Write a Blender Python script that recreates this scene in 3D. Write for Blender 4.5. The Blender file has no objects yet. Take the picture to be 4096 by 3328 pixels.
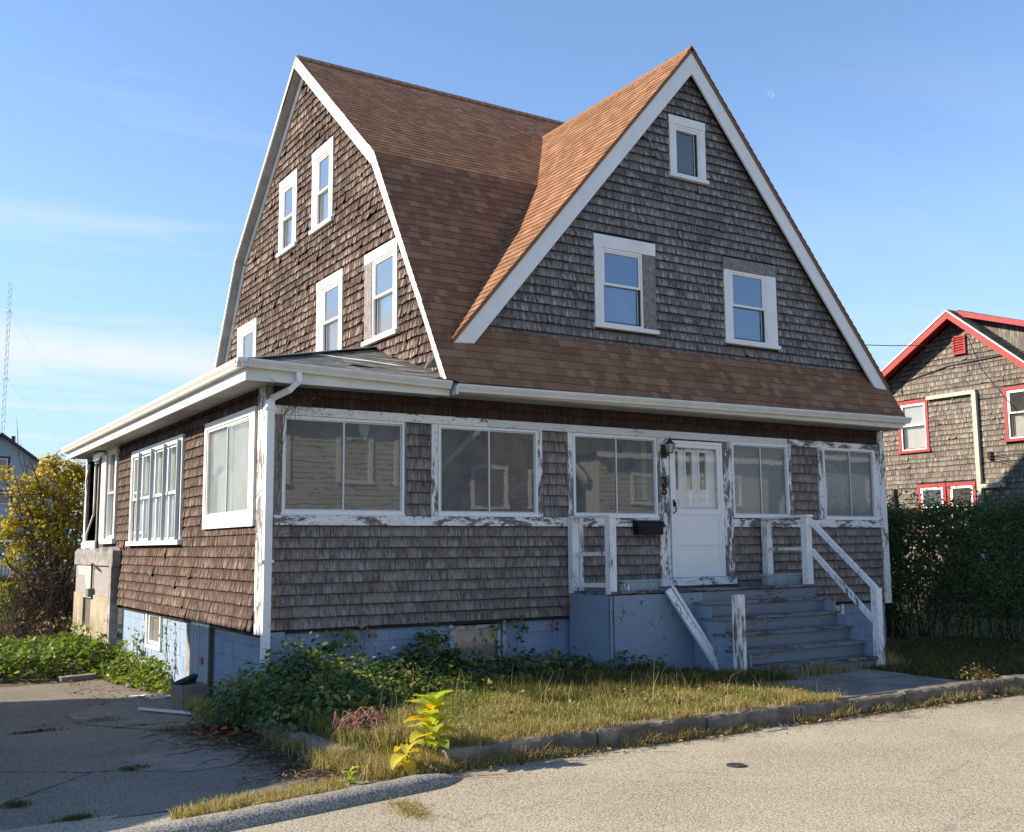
import bpy, bmesh, math, random
import numpy as np
from mathutils import Matrix, Vector
rnd = random.Random(7)
nr = np.random.RandomState(7)
S = bpy.context.scene
COL = S.collection
# ------------------------------------------------------------------ camera
cam_d = bpy.data.cameras.new('camera'); cam = bpy.data.objects.new('camera', cam_d); COL.objects.link(cam)
R3 = Matrix(((0.84888227, -0.05893611, -0.52528604), (-0.52851335, -0.11064735, -0.84168331), (-0.00851597, 0.99211073, -0.12507509)))
cam.matrix_world = Matrix.Translation((-4.1279, -12.2271, 1.6123)) @ R3.to_4x4()
cam_d.sensor_width = 36; cam_d.lens = 36.504; cam_d.clip_end = 6000; cam_d.clip_start = 0.05
S.camera = cam
# ------------------------------------------------------------------ light
SUN_E, SUN_A = 29.0, 28.3          # elevation; angle from -X towards +Y
sd = Vector((-math.cos(math.radians(SUN_E))*math.cos(math.radians(SUN_A)), math.cos(math.radians(SUN_E))*math.sin(math.radians(SUN_A)), math.sin(math.radians(SUN_E))))
sl = bpy.data.lights.new('sun', 'SUN'); sl.energy = 4.45; sl.angle = math.radians(0.53); sl.color = (1.0, 0.88, 0.70)
so = bpy.data.objects.new('sun', sl); COL.objects.link(so)
so.rotation_euler = (-sd).to_track_quat('-Z', 'Y').to_euler(); so.location = sd*60
W = bpy.data.worlds.new('World'); S.world = W; W.use_nodes = True
wn = W.node_tree; wn.nodes.clear()
def wnode(t, **k):
    n = wn.nodes.new(t)
    for a, b in k.items(): setattr(n, a, b)
    return n
sky = wnode('ShaderNodeTexSky', sky_type='NISHITA', sun_disc=False)
sky.sun_elevation = math.radians(SUN_E)
sky.sun_rotation = math.atan2(sd.x, sd.y)
sky.altitude = 0; sky.air_density = 1.0; sky.dust_density = 0.0; sky.ozone_density = 2.0
bg = wnode('ShaderNodeBackground'); bg.inputs[1].default_value = 0.126
wo = wnode('ShaderNodeOutputWorld')
# wispy cirrus: stretched noise on a plane high above, kept to a few low bands of sky
tc = wnode('ShaderNodeTexCoord'); sep = wnode('ShaderNodeSeparateXYZ'); wn.links.new(tc.outputs['Generated'], sep.inputs[0])
def wm(op, a, b=None, c=None):
    n = wnode('ShaderNodeMath', operation=op)
    for i, v in enumerate((a, b, c)):
        if v is None: continue
        if isinstance(v, (int, float)): n.inputs[i].default_value = v
        else: wn.links.new(v, n.inputs[i])
    return n.outputs[0]
zz = wm('MAXIMUM', sep.outputs[2], 0.03)
cx = wm('DIVIDE', sep.outputs[0], zz); cy = wm('DIVIDE', sep.outputs[1], zz)
cmb = wnode('ShaderNodeCombineXYZ'); wn.links.new(cx, cmb.inputs[0]); wn.links.new(cy, cmb.inputs[1])
mp = wnode('ShaderNodeMapping'); mp.inputs['Rotation'].default_value = (0, 0, 0.5); mp.inputs['Scale'].default_value = (0.55, 1.5, 1); mp.inputs['Location'].default_value = (3.1, 0.55, 0)
wn.links.new(cmb.outputs[0], mp.inputs[0])
n1 = wnode('ShaderNodeTexNoise'); n1.inputs['Scale'].default_value = 0.55; n1.inputs['Detail'].default_value = 9; n1.inputs['Roughness'].default_value = 0.62; n1.inputs['Distortion'].default_value = 0.5
wn.links.new(mp.outputs[0], n1.inputs['Vector'])
cr = wnode('ShaderNodeMapRange'); cr.inputs[1].default_value = 0.50; cr.inputs[2].default_value = 0.74; wn.links.new(n1.outputs[0], cr.inputs[0])
elev = wnode('ShaderNodeMapRange'); elev.inputs[1].default_value = 0.62; elev.inputs[2].default_value = 0.15; wn.links.new(sep.outputs[2], elev.inputs[0])
el2 = wnode('ShaderNodeMapRange'); el2.inputs[1].default_value = 0.02; el2.inputs[2].default_value = 0.10; wn.links.new(sep.outputs[2], el2.inputs[0])
cl = wm('MULTIPLY', wm('MULTIPLY', cr.outputs[0], elev.outputs[0]), el2.outputs[0])
# one long soft band of cloud low over the houses in the north
bx_ = wm('ADD', sep.outputs[2], wm('MULTIPLY', sep.outputs[0], 0.055))
nb = wnode('ShaderNodeTexNoise'); nb.inputs['Scale'].default_value = 5; nb.inputs['Detail'].default_value = 7; nb.inputs['Roughness'].default_value = 0.6
mb = wnode('ShaderNodeMapping'); mb.inputs['Scale'].default_value = (1, 1, 4); wn.links.new(tc.outputs['Generated'], mb.inputs[0]); wn.links.new(mb.outputs[0], nb.inputs['Vector'])
bw = wm('ADD', bx_, wm('MULTIPLY', wm('SUBTRACT', nb.outputs[0], 0.5), 0.05))
band = wm('SUBTRACT', 1.0, wm('MINIMUM', wm('ABSOLUTE', wm('DIVIDE', wm('SUBTRACT', bw, 0.186), 0.026)), 1.0))
bandx = wnode('ShaderNodeMapRange'); bandx.inputs[1].default_value = 0.50; bandx.inputs[2].default_value = 0.25; wn.links.new(sep.outputs[0], bandx.inputs[0])
band = wm('MULTIPLY', wm('MULTIPLY', wm('POWER', band, 0.7), bandx.outputs[0]), 0.95)
fac = wm('MINIMUM', wm('ADD', wm('MULTIPLY', cl, wm('ADD', 0.25, wm('MULTIPLY', bandx.outputs[0], 0.65))), band), 0.9)
hs = wnode('ShaderNodeHueSaturation'); hs.inputs['Saturation'].default_value = 1.06; hs.inputs['Value'].default_value = .90; hs.inputs['Hue'].default_value = .504; wn.links.new(sky.outputs[0], hs.inputs['Color'])
mx = wnode('ShaderNodeMix', data_type='RGBA'); wn.links.new(fac, mx.inputs[0]); hz = wnode('ShaderNodeMapRange'); hz.inputs[1].default_value = 0.34; hz.inputs[2].default_value = 0.0; wn.links.new(sep.outputs[2], hz.inputs[0])
hm = wnode('ShaderNodeMix', data_type='RGBA'); wn.links.new(wm('MULTIPLY', wm('POWER', hz.outputs[0], 1.0), 0.95), hm.inputs[0]); wn.links.new(hs.outputs[0], hm.inputs[6]); hm.inputs[7].default_value = (1.50, 2.28, 3.35, 1); wn.links.new(hm.outputs[2], mx.inputs[6]); mx.inputs[7].default_value = (3.1, 3.35, 3.6, 1)
wn.links.new(mx.outputs[2], bg.inputs[0]); wn.links.new(bg.outputs[0], wo.inputs[0])
S.view_settings.view_transform = 'Standard'; S.view_settings.look = 'None'; S.view_settings.exposure = 1.18; S.view_settings.gamma = 1
S.view_settings.use_curve_mapping = False
S.cycles.max_bounces = 8; S.cycles.transparent_max_bounces = 12

# ------------------------------------------------------------------ materials
class NT:
    def __init__(s, name):
        s.m = bpy.data.materials.new(name); s.m.use_nodes = True; s.t = s.m.node_tree
        s.b = s.t.nodes['Principled BSDF']; s.out = s.t.nodes['Material Output']
        s.b.inputs['Roughness'].default_value = 0.85; s.b.inputs['Specular IOR Level'].default_value = 0.3
        s.pos = s.N('ShaderNodeNewGeometry').outputs['Position']
    def N(s, t, **k):
        n = s.t.nodes.new(t)
        for a, b in k.items(): setattr(n, a, b)
        return n
    def L(s, a, b):
        if isinstance(a, (int, float)): b.default_value = a
        elif isinstance(a, (tuple, list)): b.default_value = tuple(a) + ((1,) if len(a) == 3 and b.type == 'RGBA' else ())
        else: s.t.links.new(a, b)
    def math(s, op, a, b=0.0, c=None):
        n = s.N('ShaderNodeMath', operation=op); s.L(a, n.inputs[0]); s.L(b, n.inputs[1])
        if c is not None: s.L(c, n.inputs[2])
        return n.outputs[0]
    def map(s, v, a, b, c=0.0, d=1.0):
        n = s.N('ShaderNodeMapRange'); s.L(v, n.inputs[0]); n.inputs[1].default_value = a; n.inputs[2].default_value = b; n.inputs[3].default_value = c; n.inputs[4].default_value = d
        return n.outputs[0]
    def noise(s, sc, vec=(1, 1, 1), det=4, rough=0.55, off=(0, 0, 0), dist=0.0, src=None):
        m = s.N('ShaderNodeMapping'); s.L(src or s.pos, m.inputs[0]); m.inputs['Scale'].default_value = vec; m.inputs['Location'].default_value = off
        n = s.N('ShaderNodeTexNoise'); s.L(m.outputs[0], n.inputs['Vector']); n.inputs['Scale'].default_value = sc; n.inputs['Detail'].default_value = det
        n.inputs['Roughness'].default_value = rough; n.inputs['Distortion'].default_value = dist
        return n.outputs[0]
    def voro(s, sc, vec=(1, 1, 1), feat='F1', out=0):
        m = s.N('ShaderNodeMapping'); s.L(s.pos, m.inputs[0]); m.inputs['Scale'].default_value = vec
        n = s.N('ShaderNodeTexVoronoi', feature=feat); s.L(m.outputs[0], n.inputs['Vector']); n.inputs['Scale'].default_value = sc
        return n.outputs[out]
    def mix(s, f, a, b, mode='MIX'):
        n = s.N('ShaderNodeMix', data_type='RGBA', blend_type=mode); s.L(f, n.inputs[0]); s.L(a, n.inputs[6]); s.L(b, n.inputs[7]); return n.outputs[2]
    def ramp(s, f, stops):
        n = s.N('ShaderNodeValToRGB'); s.L(f, n.inputs[0]); e = n.color_ramp.elements
        e[0].position, e[0].color = stops[0][0], tuple(stops[0][1]) + (1,); e[1].position, e[1].color = stops[-1][0], tuple(stops[-1][1]) + (1,)
        for p, c in stops[1:-1]:
            x = e.new(p); x.color = tuple(c) + (1,)
        return n.outputs[0]
    def attr(s):
        n = s.N('ShaderNodeAttribute', attribute_name='sh'); q = s.N('ShaderNodeSeparateColor'); s.L(n.outputs['Color'], q.inputs[0]); return q.outputs
    def bump(s, h, st=0.3, d=0.01):
        n = s.N('ShaderNodeBump'); n.inputs['Strength'].default_value = st; n.inputs['Distance'].default_value = d; s.L(h, n.inputs['Height']); s.L(n.outputs[0], s.b.inputs['Normal'])
    def col(s, c): s.L(c, s.b.inputs['Base Color']); return s
    def rough(s, v): s.L(v, s.b.inputs['Roughness']); return s
M = {}
def flat(name, c, r=0.6, spec=0.3, metal=0.0, var=0.12, sc=6, bump=0.0):
    n = NT(name); v = n.noise(sc, det=6, rough=0.65)
    n.col(n.mix(n.map(v, 0.3, 0.7), tuple(x*(1-var) for x in c), tuple(min(1, x*(1+var)) for x in c))); n.rough(r)
    n.b.inputs['Specular IOR Level'].default_value = spec; n.b.inputs['Metallic'].default_value = metal
    if bump: n.bump(n.noise(sc*12, det=3), bump, 0.004)
    M[name] = n.m; return n.m
def wood_shingle(name, base, dark, silver, warm, k_dark=0.6, k_silver=0.3, k_warm=0.2, topdark=0.5):
    n = NT(name); r, v, r2 = n.attr()[:3]
    cmb = n.N('ShaderNodeVectorMath', operation='MULTIPLY_ADD'); n.L(n.pos, cmb.inputs[0]); cmb.inputs[1].default_value = (1, 1, 1)
    off = n.N('ShaderNodeCombineXYZ'); n.L(n.math('MULTIPLY', r, 9.0), off.inputs[0]); n.L(n.math('MULTIPLY', r2, 7.0), off.inputs[1]); n.L(n.math('MULTIPLY', r, 5.0), off.inputs[2])
    n.L(off.outputs[0], cmb.inputs[2]); src = cmb.outputs[0]
    g = n.noise(1, (46, 46, 3.2), det=4, rough=0.6, src=src)           # grain, runs down the wall
    g2 = n.noise(1, (17, 17, 1.5), det=3, src=src, off=(3, 1, 4))
    big = n.noise(0.9, (1, 1, 1.6), det=4)
    c = n.mix(n.map(r, 0, 1), tuple(x*0.72 for x in base), tuple(min(1, x*1.28) for x in base))
    c = n.mix(n.math('MULTIPLY', n.map(r2, 0.5, 1.0), k_warm), c, warm)
    c = n.mix(n.math('MULTIPLY', n.map(big, 0.42, 0.68), k_warm*1.2), c, warm)
    c = n.mix(n.math('MULTIPLY', n.map(n.math('ADD', g2, n.math('MULTIPLY', big, 0.25)), 0.60, 0.76), k_silver), c, silver)
    c = n.mix(n.math('MULTIPLY', n.map(g, 0.52, 0.62), k_dark), c, dark)
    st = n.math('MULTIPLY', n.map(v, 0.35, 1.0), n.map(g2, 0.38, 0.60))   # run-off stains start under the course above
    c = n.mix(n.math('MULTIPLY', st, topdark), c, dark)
    c = n.mix(n.math('MULTIPLY', n.map(v, 0.76, 0.96), 0.85), c, dark)  # shade under the butts of the next course, painted as a dark line
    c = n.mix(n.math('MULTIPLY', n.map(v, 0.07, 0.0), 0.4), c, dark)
    n.col(c); n.rough(0.9); n.b.inputs['Specular IOR Level'].default_value = 0.15
    n.bump(n.math('ADD', g, n.math('MULTIPLY', g2, 0.6)), 0.55, 0.006); M[name] = n.m
wood_shingle('shingle_grey', (.235, .197, .172), (.036, .029, .027), (.40, .365, .335), (.14, .10, .088), .6, .6, .35, .85)
wood_shingle('shingle_gable', (.186, .163, .150), (.026, .022, .022), (.42, .40, .39), (.11, .09, .085), .7, .8, .25, .95)
wood_shingle('shingle_brown', (.080, .052, .040), (.012, .009, .008), (.28, .225, .19), (.10, .046, .027), .9, .75, .38, .8)
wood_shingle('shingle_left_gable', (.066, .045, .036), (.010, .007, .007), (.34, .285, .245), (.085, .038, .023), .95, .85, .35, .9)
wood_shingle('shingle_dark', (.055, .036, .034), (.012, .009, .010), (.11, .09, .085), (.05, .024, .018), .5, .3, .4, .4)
wood_shingle('shingle_neighbour', (.145, .128, .118), (.032, .027, .026), (.37, .335, .29), (.20, .155, .105), .6, .8, .35, .7)
def asphalt_shingle(name, base, dark, light):
    n = NT(name); r, v, r2 = n.attr()[:3]
    c = n.ramp(r, [(0.0, dark), (0.3, tuple(x*.85 for x in base)), (0.65, base), (1.0, light)])
    gr = n.noise(260, det=2); big = n.noise(0.7, det=5)
    c = n.mix(n.map(gr, 0.35, 0.65), n.mix(1.0, c, (.62, .62, .62), 'MULTIPLY'), c)
    c = n.mix(n.math('MULTIPLY', n.map(big, 0.4, 0.7), 0.25), c, dark)
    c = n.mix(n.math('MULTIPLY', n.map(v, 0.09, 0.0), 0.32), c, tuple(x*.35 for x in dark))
    n.col(c); n.rough(0.95); n.b.inputs['Specular IOR Level'].default_value = 0.12; n.bump(gr, 0.4, 0.003); M[name] = n.m
asphalt_shingle('roof_brown', (.325, .168, .094), (.235, .122, .072), (.40, .222, .130))
asphalt_shingle('roof_grey_old', (.24, .232, .215), (.13, .125, .115), (.40, .385, .355))
asphalt_shingle('roof_green', (.10, .105, .095), (.065, .07, .066), (.15, .155, .14))
def peeling(name, amt, paint=(.82, .805, .77), wood=(.20, .175, .165), vec=(1, 1, 1), sc=7.0, soft=0.012):
    n = NT(name)
    oi = n.N('ShaderNodeObjectInfo'); ad_ = n.N('ShaderNodeVectorMath', operation='ADD'); n.L(n.pos, ad_.inputs[0]); sc_ = n.math('MULTIPLY', oi.outputs['Random'], 40.0); n.L(sc_, ad_.inputs[1]); po = ad_.outputs[0]
    a = n.noise(sc, vec, det=9, rough=0.66, dist=0.5, src=po); b = n.noise(sc*4.5, vec, det=5, rough=0.6, off=(4, 2, 9), src=po); big = n.noise(1.1, det=2, off=(1, 7, 3))
    f = n.math('ADD', n.math('ADD', n.math('MULTIPLY', a, 0.62), n.math('MULTIPLY', b, 0.24)), n.math('MULTIPLY', big, 0.28))
    th = n.math('ADD', 0.57 + 0.22*(0.5-amt), n.math('MULTIPLY', n.math('SUBTRACT', .5, oi.outputs['Random']), .06))
    f = n.math('SUBTRACT', f, th); mask = n.map(f, -soft, soft)
    gw = n.noise(1, (32*vec[0], 32*vec[1], 32*vec[2]), det=4)
    w = n.mix(n.map(gw, .35, .65), tuple(x*.55 for x in wood), tuple(x*1.3 for x in wood))
    dirt = n.noise(2.5, det=6, rough=.7, off=(5, 5, 5))
    p = n.mix(n.math('MULTIPLY', n.map(dirt, .5, .75), .45), paint, tuple(x*.72 for x in paint))
    edge = n.map(f, -0.055, -soft)
    crk = n.noise(sc*7, (vec[0]*1.0, vec[1]*1.0, vec[2]), det=3, rough=.5, off=(8, 8, 8))
    fine = n.math('MULTIPLY', n.map(crk, .60, .63), n.map(f, -0.18, -0.02))
    p = n.mix(n.math('MULTIPLY', edge, .22), p, (.45, .42, .38))
    p = n.mix(n.math('MULTIPLY', fine, .8), p, w)
    n.col(n.mix(mask, p, w)); n.rough(n.map(mask, 0, 1, .5, .9))
    n.bump(n.math('SUBTRACT', n.math('MULTIPLY', gw, .15), mask), .6, .003); M[name] = n.m; return n.m
peeling('paint_peel_h', .34, vec=(.45, .45, 1.25)); peeling('paint_peel_v', .42, vec=(1.6, 1.6, .42)); peeling('paint_light', -.3)
peeling('paint_top', .0, vec=(.55, .55, 1.2), paint=(.66, .66, .65)); peeling('paint_rail', .12, vec=(2.2, 2.2, .9), sc=9, wood=(.10, .09, .08))
peeling('paint_bare', 1.1, vec=(1.6, 1.6, .35), wood=(.24, .21, .20)); peeling('paint_grey', .62, paint=(.42, .47, .50), wood=(.22, .20, .19), vec=(1, 1, 1)); peeling('paint_post', .24, vec=(2.2, 2.2, .28), sc=8)
peeling('blue_board', .08, paint=(.215, .285, .37), wood=(.12, .12, .13), vec=(1, 1, 1), sc=8)
peeling('blue_tread', .45, paint=(.155, .18, .20), wood=(.085, .075, .066), vec=(.35, 1.5, 1.5), sc=9)
peeling('blue_riser', .14, paint=(.165, .20, .235), wood=(.11, .11, .12), vec=(.3, 1, 2.2), sc=9)
peeling('blue_door', .35, paint=(.24, .315, .41), wood=(.27, .28, .29), vec=(2.6, 2.6, .35), sc=9)
peeling('plaster_old', .85, paint=(.52, .49, .44), wood=(.30, .27, .27), vec=(1, 1, 2), sc=6)
flat('white_vinyl', (.84, .83, .80), .38, .4, var=.04); flat('white_trim', (.80, .785, .75), .55, var=.07, sc=3); flat('gutter_white', (.70, .69, .64), .45, .4, var=.10, sc=4)
flat('fascia_gable', (.78, .77, .74), .6, var=.05); flat('fin_grey', (.34, .40, .43), .5, var=.05); flat('aluminium', (.55, .56, .57), .35, .5, .3, var=.05)
flat('soffit', (.34, .34, .33), .8, var=.2, sc=3); flat('dark_void', (.012, .012, .014), .9); flat('interior_wall', (.30, .27, .23), .9); flat('interior_floor', (.12, .09, .07), .7)
flat('black_plastic', (.008, .008, .012), .55, .25, var=.2); flat('dark_metal', (.075, .07, .07), .5, .4, .5, var=.4, sc=30); flat('rust', (.035, .014, .010), .85, var=.4, sc=40)
flat('tarpaper', (.03, .028, .03), .9); flat('red_trim', (.33, .040, .045), .6, var=.10, sc=5); flat('red_soffit', (.30, .02, .018), .7, var=.1); flat('drain_green', (.36, .40, .33), .5, var=.06)
flat('planter_grey', (.28, .36, .38), .55, var=.2, sc=12); flat('planter_green', (.02, .11, .085), .5, var=.1); flat('soil', (.045, .032, .022), .95)
flat('cinder', (.27, .235, .195), .95, .1, var=.25, sc=30, bump=.5); flat('curtain_white', (.62, .62, .58), .9, var=.06); flat('curtain_pale', (.68, .67, .63), .9, var=.08); flat('curtain_grey', (.40, .39, .37), .9, var=.1)
flat('lamp_glass', (.42, .42, .40), .25, .5, var=.1); flat('red_tag', (.5, .02, .02), .5); flat('clapboard_grey', (.36, .40, .42), .7, var=.05); flat('navy_trim', (.03, .035, .07), .6)
flat('clapboard_cream', (.52, .48, .40), .7, var=.05); flat('roof_dark', (.07, .07, .075), .9, var=.3, sc=8); flat('brown_siding', (.17, .085, .058), .9, var=.35, sc=9)
flat('cable_black', (.02, .02, .022), .6); flat('picket_white', (.7, .7, .7), .7, var=.1); flat('tower_metal', (.60, .66, .74), .5, .3, .2, var=.05); flat('old_wood', (.12, .10, .085), .9, var=.35, sc=15)
flat('rubber_mat', (.01, .01, .011), .9); flat('box_cream', (.55, .49, .36), .8, var=.15, sc=5); flat('grey_box', (.13, .15, .17), .6); flat('paper_white', (.7, .7, .66), .8); flat('maroon', (.12, .02, .03), .8)
flat('frosted', (.50, .53, .50), .5, .4, var=.28, sc=2.2); flat('blind_beige', (.56, .53, .45), .85, var=.12, sc=5)
flat('bark', (.085, .065, .05), .95, .1, var=.4, sc=20, bump=.6); flat('twig', (.13, .10, .075), .95, .1, var=.4, sc=10); flat('dry_twig', (.26, .19, .13), .9, .1, var=.3, sc=14); flat('red_stem', (.28, .135, .095), .85, .2, var=.35, sc=22)
n = NT('door_white'); v = n.noise(9, (1, 1, .6), det=7, rough=.7); zq = n.N('ShaderNodeSeparateXYZ'); n.L(n.pos, zq.inputs[0]); f = n.math('ADD', v, n.map(zq.outputs[2], 2.95, 3.12, 0, .16)); n.col(n.mix(n.map(f, .62, .72), (.82, .81, .76), (.38, .17, .06))); n.rough(.5); M['door_white'] = n.m
n = NT('painted_block')       # sky blue masonry paint with joints, chalking and damp stains
v = n.noise(3, det=7, rough=.65); g = n.noise(60, det=3)
c = n.mix(n.map(v, .35, .7), (.215, .285, .385), (.275, .355, .465)); st = n.noise(1, (9, 9, 1.1), det=4, off=(3, 3, 3)); c = n.mix(n.math('MULTIPLY', n.map(st, .55, .75), .3), c, (.14, .18, .24))
chip = n.noise(16, det=5, off=(9, 1, 2)); c = n.mix(n.map(chip, .69, .70), c, (.33, .32, .30)); n.col(c); n.rough(.8); n.bump(g, .4, .003); M['painted_block'] = n.m
n = NT('stucco'); a = n.noise(35, det=6, rough=.7); b = n.voro(60); v = n.noise(2, det=5)
n.col(n.mix(n.map(v, .35, .65), (.28, .235, .165), (.42, .36, .265))); n.rough(.95); n.bump(n.math('ADD', a, b), .9, .012); M['stucco'] = n.m
n = NT('rough_cement'); a = n.noise(24, det=7, rough=.75); v = n.noise(3, (1, 1, 1.5), det=7, rough=.7)
n.col(n.ramp(v, [(.3, (.13, .12, .12)), (.5, (.25, .23, .22)), (.7, (.42, .40, .38))])); n.rough(.95); n.bump(a, .9, .012); M['rough_cement'] = n.m
n = NT('concrete'); a = n.noise(50, det=5, rough=.7); v = n.noise(1.6, det=8, rough=.7); s_ = n.noise(220, det=2)
c = n.ramp(v, [(.3, (.12, .105, .09)), (.5, (.21, .19, .165)), (.72, (.33, .305, .265))]); c = n.mix(n.map(s_, .58, .7), c, (.07, .06, .05)); n.col(c); n.rough(.95); n.bump(n.math('ADD', a, s_), .6, .008); M['concrete'] = n.m
def asphalt(name, lo, hi, stone, crack=.5, sc=34):
    n = NT(name); cells = n.voro(sc); sr = n.voro(sc, out=1); q = n.N('ShaderNodeSeparateColor'); n.L(sr, q.inputs[0]); big = n.noise(.55, det=7, rough=.62); mid = n.noise(5, det=5)
    c = n.mix(n.map(big, .35, .66), lo, hi); c = n.mix(n.math('MULTIPLY', n.map(mid, .5, .75), .35), c, lo)
    sp = n.noise(1.3, (1, 3.5, 1), det=6, rough=.7, off=(3, 9, 1)); c = n.mix(n.math('MULTIPLY', n.map(sp, .56, .72), .45), c, tuple(x*.7 for x in lo))
    c = n.mix(n.math('MULTIPLY', q.outputs[0], .55), c, stone)
    gap = n.map(cells, .35, .75); c = n.mix(n.math('MULTIPLY', gap, .62), c, (.05, .045, .04))
    cr_ = n.voro(.24, feat='DISTANCE_TO_EDGE'); wob = n.noise(9, det=4)
    ce = n.math('ADD', cr_, n.math('MULTIPLY', n.math('SUBTRACT', wob, .5), .05)); cm = n.math('MULTIPLY', n.map(ce, .007, .001), n.map(n.noise(.8, det=2, off=(7, 7, 7)), .45, .55))
    c = n.mix(n.math('MULTIPLY', cm, crack), c, (.05, .045, .04)); n.col(c); n.rough(.95); n.b.inputs['Specular IOR Level'].default_value = .15
    n.bump(n.math('MULTIPLY', cells, -1.0), .55, .004); M[name] = n.m
asphalt('road_asphalt', (.31, .265, .19), (.46, .40, .295), (.60, .53, .40), .22, 62)
asphalt('berm_asphalt', (.22, .20, .17), (.36, .33, .28), (.52, .48, .40), .0, 60)
asphalt('driveway_asphalt', (.15, .131, .10), (.25, .222, .175), (.34, .305, .24), .95, 60)
n = NT('cement_patch'); v = n.noise(4, det=7, rough=.7); n.col(n.ramp(v, [(.3, (.13, .115, .092)), (.7, (.25, .225, .185))])); n.rough(.9); n.bump(n.noise(70, det=3), .3, .004); M['cement_patch'] = n.m
n = NT('concrete_dark'); a = n.noise(40, det=6, rough=.75); v = n.noise(3, det=8, rough=.7)
n.col(n.ramp(v, [(.3, (.085, .073, .058)), (.5, (.17, .148, .12)), (.72, (.32, .285, .235))])); n.rough(.95); n.bump(a, .9, .012); M['concrete_dark'] = n.m
n = NT('earth'); v = n.noise(4, det=8, rough=.7); n.col(n.ramp(v, [(.3, (.035, .028, .018)), (.5, (.08, .068, .04)), (.7, (.15, .125, .08))])); n.rough(1); n.bump(n.noise(40, det=6), .8, .02); M['earth'] = n.m
n = NT('lawn_ground'); v = n.noise(1.5, det=8, rough=.7); n.col(n.ramp(v, [(.3, (.035, .04, .015)), (.5, (.06, .062, .025)), (.7, (.12, .105, .05))])); n.rough(1); M['lawn_ground'] = n.m
def leafmat(name, stops, trans=.35, r=.5, spec=.35, back=None):
    n = NT(name); a = n.attr(); c = n.ramp(a[0], stops)
    vein = n.noise(60, det=2); c = n.mix(n.math('MULTIPLY', n.map(vein, .45, .7), .25), c, tuple(x*.6 for x in stops[len(stops)//2][1]))
    n.col(c); n.rough(r); n.b.inputs['Specular IOR Level'].default_value = spec
    tr = n.N('ShaderNodeBsdfTranslucent'); tc_ = n.N('ShaderNodeMix', data_type='RGBA', blend_type='MULTIPLY'); tc_.inputs[0].default_value = 1; n.L(c, tc_.inputs[6]); tc_.inputs[7].default_value = (1.5, 1.6, .6, 1)
    n.L(tc_.outputs[2], tr.inputs[0]); mxx = n.N('ShaderNodeMixShader'); mxx.inputs[0].default_value = trans; n.L(n.b.outputs[0], mxx.inputs[1]); n.L(tr.outputs[0], mxx.inputs[2]); n.L(mxx.outputs[0], n.out.inputs[0]); M[name] = n.m
leafmat('leaf_green', [(0, (.034, .068, .022)), (.45, (.075, .135, .036)), (.78, (.155, .215, .055)), (1, (.30, .28, .07))])
leafmat('leaf_dark', [(0, (.030, .062, .022)), (.5, (.064, .120, .036)), (.86, (.105, .16, .045)), (1, (.20, .15, .05))], .3)
leafmat('leaf_lime', [(0, (.06, .10, .02)), (.5, (.12, .17, .035)), (.85, (.20, .23, .05)), (1, (.34, .28, .05))], .4)
leafmat('leaf_yellow', [(0, (.20, .20, .03)), (.45, (.42, .30, .03)), (.8, (.55, .36, .03)), (1, (.42, .19, .03))], .4)
leafmat('leaf_milkweed', [(0, (.30, .40, .05)), (.6, (.42, .46, .07)), (.8, (.55, .46, .05)), (1, (.66, .42, .03))], .4)
leafmat('leaf_dry', [(0, (.12, .07, .035)), (.5, (.24, .15, .075)), (1, (.38, .28, .15))], .2, .8, .1)
leafmat('leaf_red', [(0, (.18, .05, .03)), (.5, (.32, .09, .04)), (1, (.42, .17, .06))], .3)
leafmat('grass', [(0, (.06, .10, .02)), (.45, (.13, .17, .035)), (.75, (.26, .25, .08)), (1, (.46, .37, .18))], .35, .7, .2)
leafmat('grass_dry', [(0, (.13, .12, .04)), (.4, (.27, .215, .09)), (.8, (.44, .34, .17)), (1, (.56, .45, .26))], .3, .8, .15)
leafmat('grass_shade', [(0, (.03, .045, .014)), (.5, (.065, .08, .022)), (.8, (.13, .115, .04)), (1, (.25, .19, .09))], .3, .8, .15)  # darker copy of the grass, with shade put into the colour
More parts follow.
